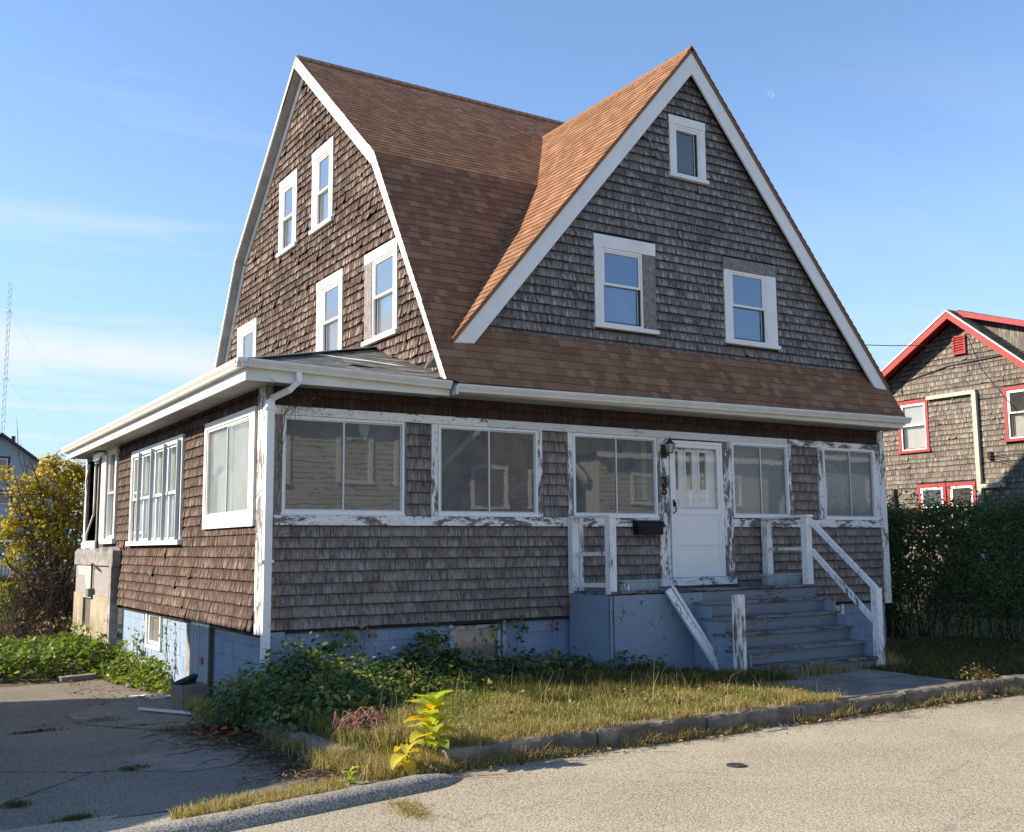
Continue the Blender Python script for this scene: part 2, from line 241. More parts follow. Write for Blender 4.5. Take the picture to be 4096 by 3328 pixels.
def glass(name, f0=.10, tint=(.75, .78, .78), wav=.25, wsc=2.2, rough=.012, haze=.05):
    n = NT(name); n.t.nodes.remove(n.b)
    w = n.noise(wsc, (1, 1, 2.6), det=2, dist=.6); bp = n.N('ShaderNodeBump'); bp.inputs['Strength'].default_value = wav; bp.inputs['Distance'].default_value = .012; n.L(w, bp.inputs['Height'])
    geo = n.N('ShaderNodeNewGeometry'); dt = n.N('ShaderNodeVectorMath', operation='DOT_PRODUCT'); n.L(geo.outputs['Incoming'], dt.inputs[0]); n.L(geo.outputs['Normal'], dt.inputs[1])
    sch = n.math('MULTIPLY_ADD', n.math('POWER', n.math('SUBTRACT', 1.0, n.math('ABSOLUTE', dt.outputs['Value'])), 5.0), 1-f0, f0)
    fac = n.math('MULTIPLY', sch, n.math('SUBTRACT', 1.0, geo.outputs['Backfacing']))      # one reflection, off the outer face
    tr = n.N('ShaderNodeBsdfTransparent'); tr.inputs[0].default_value = tint + (1,)
    gl = n.N('ShaderNodeBsdfGlossy'); gl.inputs['Roughness'].default_value = rough; gl.inputs['Color'].default_value = (.62, .78, 1, 1) if name == 'glass_blue' else (1, 1, 1, 1); n.L(bp.outputs[0], gl.inputs['Normal'])
    mm = n.N('ShaderNodeMixShader'); n.L(fac, mm.inputs[0]); n.L(tr.outputs[0], mm.inputs[1]); n.L(gl.outputs[0], mm.inputs[2]); df_ = n.N('ShaderNodeBsdfDiffuse'); df_.inputs[0].default_value = (.62, .60, .56, 1); ms = n.N('ShaderNodeMixShader'); dn = n.noise(3.0, det=6, rough=.7, off=(6, 6, 6)); n.L(n.math('MULTIPLY', n.map(dn, .3, .75, .55, 1.4), haze), ms.inputs[0]); n.L(mm.outputs[0], ms.inputs[1]); n.L(df_.outputs[0], ms.inputs[2]); n.L(ms.outputs[0], n.out.inputs[0]); M[name] = n.m  # pale diffuse haze mixed in, lifts the dark panes towards grey
glass('glass', .075, wav=.02, haze=.15); glass('glass_upper', .42, (.6, .64, .68), .03); glass('glass_blue', .22, (.5, .55, .65), .03); glass('glass_clear', .05, (.96, .96, .96), .02, haze=.015); glass('glass_plain', .10, (.85, .85, .85), .05)
n = NT('moon'); n.t.nodes.remove(n.b); df = n.N('ShaderNodeBsdfDiffuse'); df.inputs[0].default_value = (.032, .032, .032, 1); tr = n.N('ShaderNodeBsdfTransparent'); ad = n.N('ShaderNodeAddShader')
n.L(df.outputs[0], ad.inputs[0]); n.L(tr.outputs[0], ad.inputs[1]); n.L(ad.outputs[0], n.out.inputs[0]); M['moon'] = n.m

# ------------------------------------------------------------------ mesh helpers
class MB:
    def __init__(s): s.v = []; s.f = []; s.c = []; s.mi = []
    def add(s, vs, fs, cols=None, mi=0):
        o = len(s.v); s.v += [tuple(p) for p in vs]; s.f += [tuple(i+o for i in f) for f in fs]
        s.c += (cols if cols else [(.5, .5, .5)]*len(vs)); s.mi += [mi]*len(fs)
    def hexa(s, p, mi=0, cols=None):       # 8 points: bottom ring 0-3, top ring 4-7
        s.add(p, [(0, 3, 2, 1), (4, 5, 6, 7), (0, 1, 5, 4), (1, 2, 6, 5), (2, 3, 7, 6), (3, 0, 4, 7)], cols, mi)
    def box(s, a, b, mi=0, F=None):
        x0, y0, z0 = a; x1, y1, z1 = b
        p = [(x0, y0, z0), (x1, y0, z0), (x1, y1, z0), (x0, y1, z0), (x0, y0, z1), (x1, y0, z1), (x1, y1, z1), (x0, y1, z1)]
        if F: p = [F(*q) for q in p]
        s.hexa(p, mi)
    def beam(s, a, b, w, h, up=(0, 0, 1), mi=0):
        a, b, up = Vector(a), Vector(b), Vector(up); d = (b-a).normalized(); r = d.cross(up).normalized()*w/2; u = r.cross(d).normalized()*h/2
        s.hexa([a-r-u, a+r-u, b+r-u, b-r-u, a-r+u, a+r+u, b+r+u, b-r+u], mi)
    def tube(s, pts, rs, n=6, mi=0, caps=True):
        pts = [Vector(p) for p in pts]; rs = rs if isinstance(rs, (list, tuple)) else [rs]*len(pts); rings = []
        prev = None
        for i, p in enumerate(pts):
            d = (pts[min(i+1, len(pts)-1)] - pts[max(i-1, 0)]).normalized()
            if prev is None: prev = d.orthogonal().normalized()
            a = (prev - d*prev.dot(d))
            a = a.normalized() if a.length > 1e-5 else d.orthogonal().normalized()
            prev = a; b = d.cross(a)
            rings.append([p + (a*math.cos(t)+b*math.sin(t))*rs[i] for t in [2*math.pi*k/n for k in range(n)]])
        vs = [q for r in rings for q in r]; fs = []
        for i in range(len(pts)-1):
            for k in range(n): fs.append((i*n+k, i*n+(k+1) % n, (i+1)*n+(k+1) % n, (i+1)*n+k))
        if caps: fs.append(tuple(range(n))[::-1]); fs.append(tuple((len(pts)-1)*n+k for k in range(n)))
        s.add(vs, fs, None, mi)
    def prism(s, poly, off0, off1, F, mi=0, col=(.5, .5, .5)):    # poly in (u,w); extruded between offsets along n
        n = len(poly); vs = [F(u, off1, w) for u, w in poly] + [F(u, off0, w) for u, w in poly]
        s.add(vs, [tuple(range(n))] + [tuple(range(2*n-1, n-1, -1))] + [(i, i+n, (i+1) % n+n, (i+1) % n) for i in range(n)], [col]*2*n, mi)
def link(o, parent=None):
    COL.objects.link(o)
    if parent: o.parent = parent
    return o
def mesh_np(name, V, Fc, C=None, mats=None, mi=None, smooth=False):
    me = bpy.data.meshes.new(name); me.from_pydata([tuple(v) for v in V], [], [tuple(f) for f in Fc]) if not isinstance(V, np.ndarray) else None
    if isinstance(V, np.ndarray):
        nv, nf, k = len(V), len(Fc), Fc.shape[1]
        me.vertices.add(nv); me.vertices.foreach_set('co', V.astype(np.float32).ravel()); me.loops.add(nf*k); me.loops.foreach_set('vertex_index', Fc.astype(np.int32).ravel())
        me.polygons.add(nf); me.polygons.foreach_set('loop_start', np.arange(0, nf*k, k, dtype=np.int32)); me.polygons.foreach_set('loop_total', np.full(nf, k, dtype=np.int32)); me.update(calc_edges=True)
    if C is not None:
        at = me.color_attributes.new('sh', 'FLOAT_COLOR', 'POINT'); C = np.asarray(C, dtype=np.float32); at.data.foreach_set('color', np.hstack([C, np.ones((len(C), 1), np.float32)]).ravel())
    for m in (mats or []): me.materials.append(M[m])
    if mi is not None and len(mats) > 1: me.polygons.foreach_set('material_index', np.array(mi, dtype=np.int32))
    if smooth: me.polygons.foreach_set('use_smooth', [True]*len(me.polygons))
    return me
def build(mb, name, mats, parent=None, smooth=False, kind=None, recalc=False):
    if isinstance(mats, str): mats = [mats]
    me = mesh_np(name, mb.v, mb.f, mb.c, mats, mb.mi, smooth)
    if recalc:
        bm = bmesh.new(); bm.from_mesh(me); bmesh.ops.recalc_face_normals(bm, faces=bm.faces); bm.to_mesh(me); bm.free()
    o = bpy.data.objects.new(name, me); link(o, parent)
    if kind: o['kind'] = kind
    return o
def thing(name, label, cat, group=None, loc=(0, 0, 0)):
    o = bpy.data.objects.new(name, None); o.empty_display_size = .2; o.location = loc; link(o); o['label'] = label; o['category'] = cat
    if group: o['group'] = group
    return o
def tag(o, label, cat, group=None):
    o['label'] = label; o['category'] = cat
    if group: o['group'] = group
    return o
def structure(o): o['kind'] = 'structure'; return o
def frame(O, u, n, w=(0, 0, 1)):
    O, u, n, w = Vector(O), Vector(u), Vector(n), Vector(w)
    return lambda a, d, c: O + u*a + n*d + w*c        # (along, outwards, up)
def clip(poly, a, b, c):       # keep a*u+b*w<=c
    out = []
    for i in range(len(poly)):
        p, q = poly[i], poly[(i+1) % len(poly)]; dp, dq = a*p[0]+b*p[1]-c, a*q[0]+b*q[1]-c
        if dp <= 0: out.append(p)
        if (dp < 0 < dq) or (dq < 0 < dp):
            t = dp/(dp-dq); out.append((p[0]+(q[0]-p[0])*t, p[1]+(q[1]-p[1])*t))
    return out
CAMP = Vector((-4.13, -12.23, 1.61))
def courses(F, u0, u1, w0, w1, e, wid, holes=(), planes=(), th=.012, tmax=.014, messy=.15, mat=0, wfun=None, rr=None, warp=0.0, gap=.0035):
    """wedge shingles in courses on a plane: list of (verts, faces, cols, size-on-screen)"""
    out = []; rr = rr or rnd; n = max(1, int(round((w1-w0)/e))); e = (w1-w0)/n
    for i in range(n):
        b = w0+i*e; t = b+e+.012; mid = b+e*.5
        spans = [(u0, u1)]
        for (a0, a1, c0, c1) in holes:
            if min(t-.012, c1)-max(b, c0) > .45*e:
                ns = []
                for s0, s1 in spans:
                    if a1 <= s0 or a0 >= s1: ns.append((s0, s1))
                    else:
                        if a0 > s0: ns.append((s0, a0))
                        if a1 < s1: ns.append((a1, s1))
                spans = ns
        cdrift = rr.uniform(-.004, .004)*messy*6
        for s0, s1 in spans:
            x = s0-rr.uniform(0, wid[1]*.5)
            while x < s1-.012:
                w = rr.uniform(*wid) if rr.random() < .75 else rr.uniform(wid[0], (wid[0]+wid[1])/2)
                xa, xb = max(x, s0), min(x+w, s1)
                if s1-xb < .03: xb = s1; w = xb-x+.001
                x0 = x; x += w
                if xb-xa < .02: continue
                jb = b+rr.uniform(-1, 1)*.010*messy+cdrift; sk = rr.uniform(-1, 1)*.008*messy
                tilt = 0.0
                if warp and rr.random() < warp: sk = rr.uniform(-.03, .03); jb += rr.uniform(-.03, .012); tilt = rr.uniform(.004, .02)
                g = gap*rr.uniform(.4, 1.4)
                poly = [(xa+g, jb-sk), (xb-g, jb+sk), (xb-g, t), (xa+g, t)]
                for (pa, pb, pc) in planes:
                    poly = clip(poly, pa, pb, pc)
                    if len(poly) < 3: break
                if len(poly) < 3: continue
                tt = tmax*rr.uniform(.85, 1.25)+tilt; lo = .0012
                r1, r2 = rr.random(), rr.random(); fr = []; bk = []; cc = []
                for (pu, pw) in poly:
                    v = min(1, max(0, (pw-b)/e)); o1 = lo+(tt-lo)*(1-v)+(tilt*(.5 if pu < (xa+xb)/2 else -.2) if tilt else 0)
                    fr.append(F(pu, o1, pw)); bk.append(F(pu, max(o1-th, -.02), pw)); cc.append((r1, v, r2))
                k = len(fr); fs = [tuple(range(k))]+[(j, j+k, (j+1) % k+k, (j+1) % k) for j in range(k)]
                c = F((xa+xb)/2, 0, mid); d = (c-CAMP).length; nn = (F(0, 1, 0)-F(0, 0, 0)); face = max(0.02, nn.dot(CAMP-c)/d)
                out.append((fr+bk, fs, cc+cc, (xb-xa)*e*face/d**2))
    return out
def emit(items, kinds, parent, name, stuffname, limit=300):
    """items: list of (piece, material). The largest on screen become objects, the rest one stuff part."""
    items.sort(key=lambda q: -q[0][3]); mats = sorted(set(m for _, m in items)); rest = MB(); cache = {}
    for i, (p, m) in enumerate(items):
        if i < limit:
            mb = MB(); c = sum((Vector(v) for v in p[0]), Vector())/len(p[0])
            mb.add([Vector(v)-c for v in p[0]], p[1], p[2]); o = build(mb, name, m, parent); o.location = c
        else: rest.add(p[0], p[1], p[2], mats.index(m))
    if rest.v: build(rest, stuffname, mats, parent, kind='stuff')
def panel_with_holes(mb, F, u0, u1, w0, w1, d0, d1, holes, mi=0):
    us = sorted(set([u0, u1]+[max(u0, min(u1, h[i])) for h in holes for i in (0, 1)])); ws = sorted(set([w0, w1]+[max(w0, min(w1, h[i])) for h in holes for i in (2, 3)]))
    for i in range(len(us)-1):
        j = 0
        while j < len(ws)-1:
            inside = lambda jj: any(h[0] <= (us[i]+us[i+1])/2 <= h[1] and h[2] <= (ws[jj]+ws[jj+1])/2 <= h[3] for h in holes)
            if inside(j): j += 1; continue
            k = j
            while k+1 < len(ws)-1 and not inside(k+1): k += 1
            mb.box((us[i], d0, ws[j]), (us[i+1], d1, ws[k+1]), mi, F); j = k+1
def wall_poly(mb, F, u0, u1, w0, w1, planes, holes, d0, d1, mi=0):
    ws = sorted(set([w0, w1]+[h[i] for h in holes for i in (2, 3) if w0 < h[i] < w1]))
    for a, b in zip(ws[:-1], ws[1:]):
        sp = [(u0, u1)]
        for h in holes:
            if h[2] < (a+b)/2 < h[3]: sp = [q for s0, s1 in sp for q in ((s0, min(s1, h[0])), (max(s0, h[1]), s1)) if q[1]-q[0] > .001]
        for s0, s1 in sp:
            poly = [(s0, a), (s1, a), (s1, b), (s0, b)]
            for p in planes:
                poly = clip(poly, *p)
                if len(poly) < 3: break
            if len(poly) >= 3: mb.prism(poly, d0, d1, F, mi)
FR = frame((0, 0, 0), (1, 0, 0), (0, -1, 0))          # porch front, outwards is -Y
LF = frame((0, 0, 0), (0, 1, 0), (-1, 0, 0))          # porch left side, outwards is -X
def one(name, m, parent, *boxes, F=None, **k):
    mb = MB()
    for a, b in boxes: mb.box(a, b, 0, F)
    return build(mb, name, m, parent, **k)
def bar(F, name, m, parent, u0, u1, w0, w1, d0, d1, wob=0.0):
    mb = MB(); j = lambda: rnd.uniform(-wob, wob); p = [(u0+j(), d0, w0+j()), (u1+j(), d0, w0+j()), (u1+j(), d1, w0+j()), (u0+j(), d1, w0+j()), (u0+j(), d0, w1+j()), (u1+j(), d0, w1+j()), (u1+j(), d1, w1+j()), (u0+j(), d1, w1+j())]
    mb.hexa([F(*q) for q in p]); return build(mb, name, m, parent)
def ring(mb, F, u0, u1, w0, w1, t, d0, d1, mi=0, tb=None):
    tb = tb or t
    mb.box((u0, d0, w0), (u0+t, d1, w1), mi, F); mb.box((u1-t, d0, w0), (u1, d1, w1), mi, F)
    mb.box((u0+t, d0, w0), (u1-t, d1, w0+tb), mi, F); mb.box((u0+t, d0, w1-tb), (u1-t, d1, w1), mi, F)
def pane(F, parent, u0, u1, w0, w1, d, m='glass'):
    mb = MB(); mb.box((u0, d-.004, w0), (u1, d, w1), 0, F); return build(mb, 'pane', m, parent, recalc=True)
def drape(F, name, m, parent, u0, u1, w0, w1, d, folds=9, amp=.018, uneven=0.0):
    n = max(8, int((u1-u0)*70)); V, Fc = [], []
    ph = rnd.uniform(0, 6)
    for j, w in enumerate((w0, (w0+w1)/2, w1)):
        for i in range(n+1):
            t = i/n; dd = d+amp*math.sin(ph+t*folds*2*math.pi+.7*math.sin(t*11+ph))*(1.1-.35*j)
            V.append(tuple(F(u0+(u1-u0)*t, dd, w+(uneven*math.sin(t*7+ph) if j == 0 else 0))))
    for j in range(2):
        for i in range(n): Fc.append((j*(n+1)+i, j*(n+1)+i+1, (j+1)*(n+1)+i+1, (j+1)*(n+1)+i))
    k = len(V); Vb = [tuple(Vector(v)-(F(0, 1, 0)-F(0, 0, 0))*.004) for v in V]; Fb = [tuple(a+k for a in f[::-1]) for f in Fc]
    me = mesh_np(name, V+Vb, Fc+Fb, [(.5, .5, .5)]*(2*k), [m], smooth=True); o = bpy.data.objects.new(name, me); link(o, parent); return o
def backing(F, parent, u0, u1, w0, w1, depth=.5, m='dark_void'):
    mb = MB(); t = .01; mb.box((u0-t, -depth-t, w0-t), (u1+t, -depth, w1+t), 0, F)
    mb.box((u0-t, -depth, w0-t), (u0, -.03, w1+t), 0, F); mb.box((u1, -depth, w0-t), (u1+t, -.03, w1+t), 0, F); mb.box((u0, -depth, w0-t), (u1, -.03, w0), 0, F); mb.box((u0, -depth, w1), (u1, -.03, w1+t), 0, F)
    return build(mb, 'reveal', m, parent)
def slider(F, parent, u0, u1, w0, w1, um, label=None, dr=None):
    """aluminium framed two-pane sliding window"""
    mb = MB(); ring(mb, F, u0, u1, w0, w1, .028, -.045, .018, tb=.032); mb.box((u0-.012, -.02, w0-.022), (u1+.012, .028, w0-.001), 0, F)
    w = build(mb, 'window', 'white_vinyl', parent)
    if label: w['label'] = label
    mb = MB(); ring(mb, F, u0+.029, um+.014, w0+.033, w1-.033, .018, -.012, .008); mb.box((um-.012, .008, w0+.034), (um+.012, .013, w1-.034), 0, F); build(mb, 'sash', 'aluminium', w)
    mb = MB(); ring(mb, F, um-.014, u1-.029, w0+.033, w1-.033, .018, -.036, -.016); build(mb, 'sash', 'aluminium', w)
    pane(F, w, u0+.045, um, w0+.048, w1-.048, 0); pane(F, w, um, u1-.045, w0+.048, w1-.048, -.024)
    return w
def hung(F, parent, u0, u1, w0, w1, wm, casing=(.11, .11, .13, .05), name='window', frame_m='white_vinyl', trim='white_trim', glassm='glass_upper', lower=None, sill=True, depth=.5, cas=True, label=None, trim_over=None, vis=.035, reveal='dark_void'):
    """double hung window; u0..w1 the outer edge of the casing; casing = left, right, top, bottom widths"""
    cl_, cr_, ct, cb = casing; w = None
    a, b, c, d = u0+cl_, u1-cr_, w0+cb, w1-ct
    mb = MB(); ring(mb, F, a, b, c, d, .035, -.05, .022); w = build(mb, name, frame_m, parent)
    if label: w['label'] = label
    to = trim_over or {}
    if cas:
        bar(F, 'casing', to.get('l', trim), w, u0, a-.001, c, d, -.02, vis, .002); bar(F, 'casing', to.get('r', trim), w, b+.001, u1, c, d, -.02, vis, .002)
        bar(F, 'casing', to.get('t', trim), w, u0-.008, u1+.008, d+.001, w1, -.02, vis+.004, .002)
        if sill: bar(F, 'sill', trim, w, u0-.03, u1+.03, w0, c-.001, -.02, vis+.035, .002)
    mb = MB(); ring(mb, F, a+.036, b-.036, wm, d-.036, .028, -.03, .006); build(mb, 'sash', frame_m, w)
    mb = MB(); ring(mb, F, a+.036, b-.036, c+.036, wm+.03, .030, -.055, -.032); mb.box((a+.038, -.031, wm-.002), (b-.038, .012, wm+.032), 0, F); build(mb, 'sash', frame_m, w)
    pane(F, w, a+.06, b-.06, wm+.02, d-.06, -.012, glassm); pane(F, w, a+.06, b-.06, c+.06, wm+.006, -.042, glassm)
    if lower: drape(F, 'curtain', lower, w, a+.04, b-.04, c+.04, wm+.02, -.10, 2, .004)
    backing(F, w, a+.01, b-.01, c+.01, d-.01, depth, reveal); return w

# ------------------------------------------------------------------ ground
def sheet(name, xs, ys, zf, m, th=None):
    V = [(x, y, zf(x, y)) for y in ys for x in xs]; nx = len(xs)
    Fc = [(j*nx+i, j*nx+i+1, (j+1)*nx+i+1, (j+1)*nx+i) for j in range(len(ys)-1) for i in range(nx-1)]
    me = mesh_np(name, V, Fc, None, [m], smooth=True); o = bpy.data.objects.new(name, me); link(o); return structure(o)
def lin(a, b, n): return [a+(b-a)*i/(n-1) for i in range(n)]
from mathutils import noise as mn
def hn(x, y, s=1.0, z=0.0): return mn.noise(Vector((x*s, y*s, z)))
sheet('ground', [-2500, -300, -60, -25]+lin(-12, 40, 27)+[80, 300, 2500], [-2500, -300, -60, -30, -18, -14]+lin(-4, 40, 23)+[60, 100, 400, 2500], lambda x, y: -.66+(.18 if y > 7 and x < 8 else 0)+(.35 if x > 11.4 and y > -3 else 0)*1.0, 'earth')
road = sheet('road', [-60, -30, -15]+lin(-8, 16, 60)+[25, 60, 120], [-15.5, -13]+lin(-11, -4.0, 30), lambda x, y: -.3+.008*hn(x, y, .8), 'road_asphalt')
def drive_z(x, y):
    z = -.30-.026*(y+4.1); z -= .0 if x > -4 else 0
    return z+.010*hn(x, y, 1.2)+.006*hn(x, y, 4)
sheet('driveway', [-14, -10, -7]+lin(-5, .06, 44), lin(-4.12, 7.2, 60), drive_z, 'driveway_asphalt')
def lawn_z(x, y):
    z = -.15+.02*hn(x, y, 1.3)
    z += .06*max(0, min(1, (y+3.2)/2.0))*(1 if x < 5 else 0)
    if x > 9: z -= .06*min(1, (x-9)/2)
    e = x+.34-max(0, -3.0-y)*.75
    if e < .12: z -= (.12-e)*1.3
    return max(z, -.45)
sheet('lawn_bed', lin(-.37, 20, 70)+[40, 120], lin(-3.96, 0.045, 26)+[.2], lambda x, y: lawn_z(x, y)-(.1 if y > .1 else 0), 'lawn_ground')
sheet('side_yard', [11.45, 13, 16, 20, 40, 120], [.1, 2, 6, 12, 30], lambda x, y: -.24, 'lawn_ground')
sheet('back_yard', [-120, -40, -14, -8, -4, 0, 6, 12, 40, 120], [7.0, 9, 12, 20, 40, 70, 120], lambda x, y: -.60+.03*hn(x, y, .4)+.12*min(1, max(0, (y-7.5)/3)), 'lawn_ground')
walk = MB()
for i, (x0, x1) in enumerate([(5.35, 6.60), (6.612, 7.85)]):
    walk.box((x0, -3.93, -.30), (x1, -3.02, -.118-.006*i)); walk.box((x0, -3.008, -.30), (x1, -1.9, -.108-.006*i))
structure(build(walk, 'front_walk', 'concrete'))
# poured kerb in broken lengths along the road
kerb = thing('kerb', 'low broken concrete kerb between the dry lawn and the sunlit road', 'kerb')
x = .30
while x < 24:
    L_ = rnd.uniform(1.3, 2.3); x1 = x+L_; mb = MB(); dz = rnd.uniform(-.012, .012); dy = rnd.uniform(-.012, .012); N_ = 30; V = []
    for i in range(N_+1):
        xx = x+(L_-.02)*i/N_
        for (yy, z) in ((-4.03, -.36), (-4.04, -.145), (-4.015, -.122), (-3.83, -.118), (-3.80, -.36)):
            V.append((xx, yy+dy+.020*hn(xx*9, yy*19, 1, z*9), z+dz+((.022*hn(xx*7, yy*12, 1)-.05*max(0, hn(xx*2.3, yy*4, 1, 8)-.25)) if z > -.3 else 0)))
    Fc = [(i*5+k, (i+1)*5+k, (i+1)*5+k+1, i*5+k+1) for i in range(N_) for k in range(4)]+[(0, 1, 2, 3, 4), tuple(N_*5+k for k in (4, 3, 2, 1, 0))]
    mb.add(V, Fc); build(mb, 'kerb_stone', 'concrete_dark', kerb); x = x1
rw = thing('retaining_wall', 'low crumbling concrete edging wall beside the driveway under the bushes', 'retaining wall')
for i, (y0, y1) in enumerate([(-3.25, -2.42), (-2.405, -1.5), (-1.485, -.62)]):
    mb = MB(); V = []; N_ = 9
    for j in range(N_+1):
        yy = y0+(y1-y0)*j/N_
        for (xx, z) in ((-.44, -.50), (-.43, -.21), (-.40, -.18), (-.28, -.175), (-.26, -.5)): V.append((xx+.012*hn(yy*6, z*9, 1), yy, z+.014*hn(yy*8, xx*8, 1, 2)-.02*i))
    Fc = [(j*5+k, (j+1)*5+k, (j+1)*5+k+1, j*5+k+1) for j in range(N_) for k in range(4)]+[(0, 1, 2, 3, 4), tuple(N_*5+k for k in (4, 3, 2, 1, 0))]
    mb.add(V, Fc); build(mb, 'concrete_block', 'concrete_dark', rw)
# rounded asphalt berm closing the driveway off from the road
V, Fc = [], []; N_ = 60; K_ = 9
for i in range(N_+1):
    t = i/N_; x = -6.5+6.75*t; y = -4.86+.50*max(0, (t-.55)/.45)**1.3; r = .130*(1-.75*max(0, (t-.93)/.07)**2)
    for k in range(K_):
        a = math.pi*k/(K_-1); V.append((x, y-math.cos(a)*r*1.15, -.325+math.sin(a)**.75*r*.88+.010*hn(x*6, k, 1)))
for i in range(N_):
    for k in range(K_-1): Fc.append((i*K_+k, (i+1)*K_+k, (i+1)*K_+k+1, i*K_+k+1))
Fc.append(tuple(range(K_))); Fc.append(tuple(N_*K_+k for k in range(K_))[::-1])
me = mesh_np('asphalt_berm', V, Fc, None, ['berm_asphalt'], smooth=True); o = bpy.data.objects.new('asphalt_berm', me); link(o)
tag(o, 'low rounded asphalt berm across the mouth of the driveway', 'berm')
mb = MB(); N_ = 26; ring_ = [(-1.55+.55*math.cos(2*math.pi*k/N_)*(1+.2*hn(k, 3, .7)), -2.0+.62*math.sin(2*math.pi*k/N_)*(1+.25*hn(k, 9, .7))) for k in range(N_)]
mb.add([(x+.15, y, drive_z(x+.15, y)+.012) for x, y in ring_]+[(x+.15, y, drive_z(x+.15, y)-.03) for x, y in ring_], [tuple(range(N_))]+[(i, i+N_, (i+1) % N_+N_, (i+1) % N_) for i in range(N_)]); structure(build(mb, 'concrete_patch', 'cement_patch'))
mb = MB(); N_ = 30; q = [(-.50+.34*math.cos(2*math.pi*k/N_)*(1+.6*hn(k*2.1, 5, .7)), -2.55+1.45*math.sin(2*math.pi*k/N_)*(1+.2*hn(k*.9, 2, .7))) for k in range(N_)]
mb.add([(x, y, drive_z(x, y)+.016) for x, y in q]+[(x, y, drive_z(x, y)-.03) for x, y in q], [tuple(range(N_))]+[(i, i+N_, (i+1) % N_+N_, (i+1) % N_) for i in range(N_)]); structure(build(mb, 'soil_patch', 'earth'))
mb = MB(); q = [(-1.75, 1.2), (-1.2, .2), (-.5, -.35), (.04, -.3), (.04, 2.4), (-.5, 3.4), (-1.2, 3.2), (-1.8, 2.2)]
mb.add([(x, y, drive_z(x, y)+.012) for x, y in q]+[(x, y, drive_z(x, y)-.03) for x, y in q], [tuple(range(8))]+[(i, i+8, (i+1) % 8+8, (i+1) % 8) for i in range(8)]); structure(build(mb, 'concrete_apron', 'cement_patch'))

# ------------------------------------------------------------------ the house
H = thing('house', 'weathered shingle house with brown gambrel roof, front gable and enclosed porch', 'house')
items_w, items_r, items_p = [], [], []
def W_(F, *a, m='shingle_grey', **k): items_w.extend((p, m) for p in courses(F, *a, **k))
# porch walls with real openings
fr_open = [(.19, 1.83, 2.05, 3.24), (2.34, 3.91, 2.05, 3.24), (4.53, 6.08, 2.05, 3.24), (6.34, 7.41, 1.13, 3.22), (7.64, 8.90, 2.06, 3.25), (9.76, 11.06, 2.05, 3.26)]
mb = MB(); panel_with_holes(mb, FR, .0, 11.32, .60, 3.72, -.14, -.022, fr_open)
fw = build(mb, 'porch_wall', 'tarpaper', H)
lf_open = [(.63, 2.56, 2.06, 3.29), (3.96, 7.38, 1.76, 3.28), (8.95, 9.75, 1.86, 3.58), (10.75, 11.75, 1.80, 3.58)]
mb = MB(); panel_with_holes(mb, LF, .142, 12.1, .55, 3.72, -.14, -.022, lf_open); build(mb, 'porch_wall', 'tarpaper', H)
mb = MB(); mb.box((.2, .2, 1.0), (11.2, 3.0, 1.08)); mb.box((.2, 3.0, 1.0), (2.44, 12.0, 1.07)); build(mb, 'porch_floor', 'interior_floor', H)
mb = MB(); mb.box((2.46, 3.02, 1.0), (11.3, 3.1, 3.7)); mb.box((.15, 12.0, .6), (2.5, 12.1, 3.7)); mb.box((11.2, .2, .6), (11.3, 10.9, 3.7)); mb.box((2.46, 3.1, 1.0), (2.55, 10.9, 3.7)); mb.box((2.5, 10.8, -.3), (11.3, 10.9, 3.7)); build(mb, 'inner_wall', 'interior_wall', H)
mb = MB(); mb.box((.0, .15, 3.705), (11.3, 3.0, 3.73)); mb.box((.0, 3.0, 3.705), (2.5, 12.1, 3.73)); build(mb, 'porch_ceiling', 'interior_wall', H)
# shingles of the porch front
pan = [(1.87, 2.23, 2.03, 3.25), (4.0, 4.44, 2.03, 3.26), (8.99, 9.63, 2.04, 3.26)]
FS = frame((0, .022, 0), (1, 0, 0), (0, -1, 0)); LS = frame((.022, 0, 0), (0, 1, 0), (-1, 0, 0))
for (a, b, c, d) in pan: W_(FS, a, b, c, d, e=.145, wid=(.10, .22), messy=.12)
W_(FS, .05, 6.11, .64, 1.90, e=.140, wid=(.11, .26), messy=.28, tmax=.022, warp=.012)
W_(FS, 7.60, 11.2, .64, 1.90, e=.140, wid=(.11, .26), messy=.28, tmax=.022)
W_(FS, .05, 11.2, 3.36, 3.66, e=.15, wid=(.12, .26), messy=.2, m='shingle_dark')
# shingles of the porch side, lower skirt kicked out
cw = [(.42, 2.66, 1.89, 3.39), (3.9, 7.45, 1.68, 3.38), (8.75, 9.95, 1.70, 3.75), (10.45, 11.85, 1.66, 3.75)]
W_(LS, .30, 12.12, 1.66, 3.70, e=.146, wid=(.11, .24), holes=cw, m='shingle_brown', messy=.45, tmax=.022, warp=.02)
LK = frame((.022, 0, 0), (0, 1, 0), (-1, 0, 0), (.062, 0, 1))
LK2 = lambda a, d, c: LK(a, d, c)+Vector((-.106, 0, 0))
W_(LK2, .30, 8.15, .62, 1.66, e=.149, wid=(.11, .24), m='shingle_brown', messy=.4, tmax=.024, warp=.012, holes=[(2.25, 3.5, .60, .66)])
mb = MB(); mb.hexa([(-.020, .3, .61), (.03, .3, .61), (.03, 8.14, .61), (-.020, 8.14, .61), (.024, .3, 1.62), (.03, .3, 1.62), (.03, 8.14, 1.62), (.024, 8.14, 1.62)]); build(mb, 'skirt_backing', 'tarpaper', H)
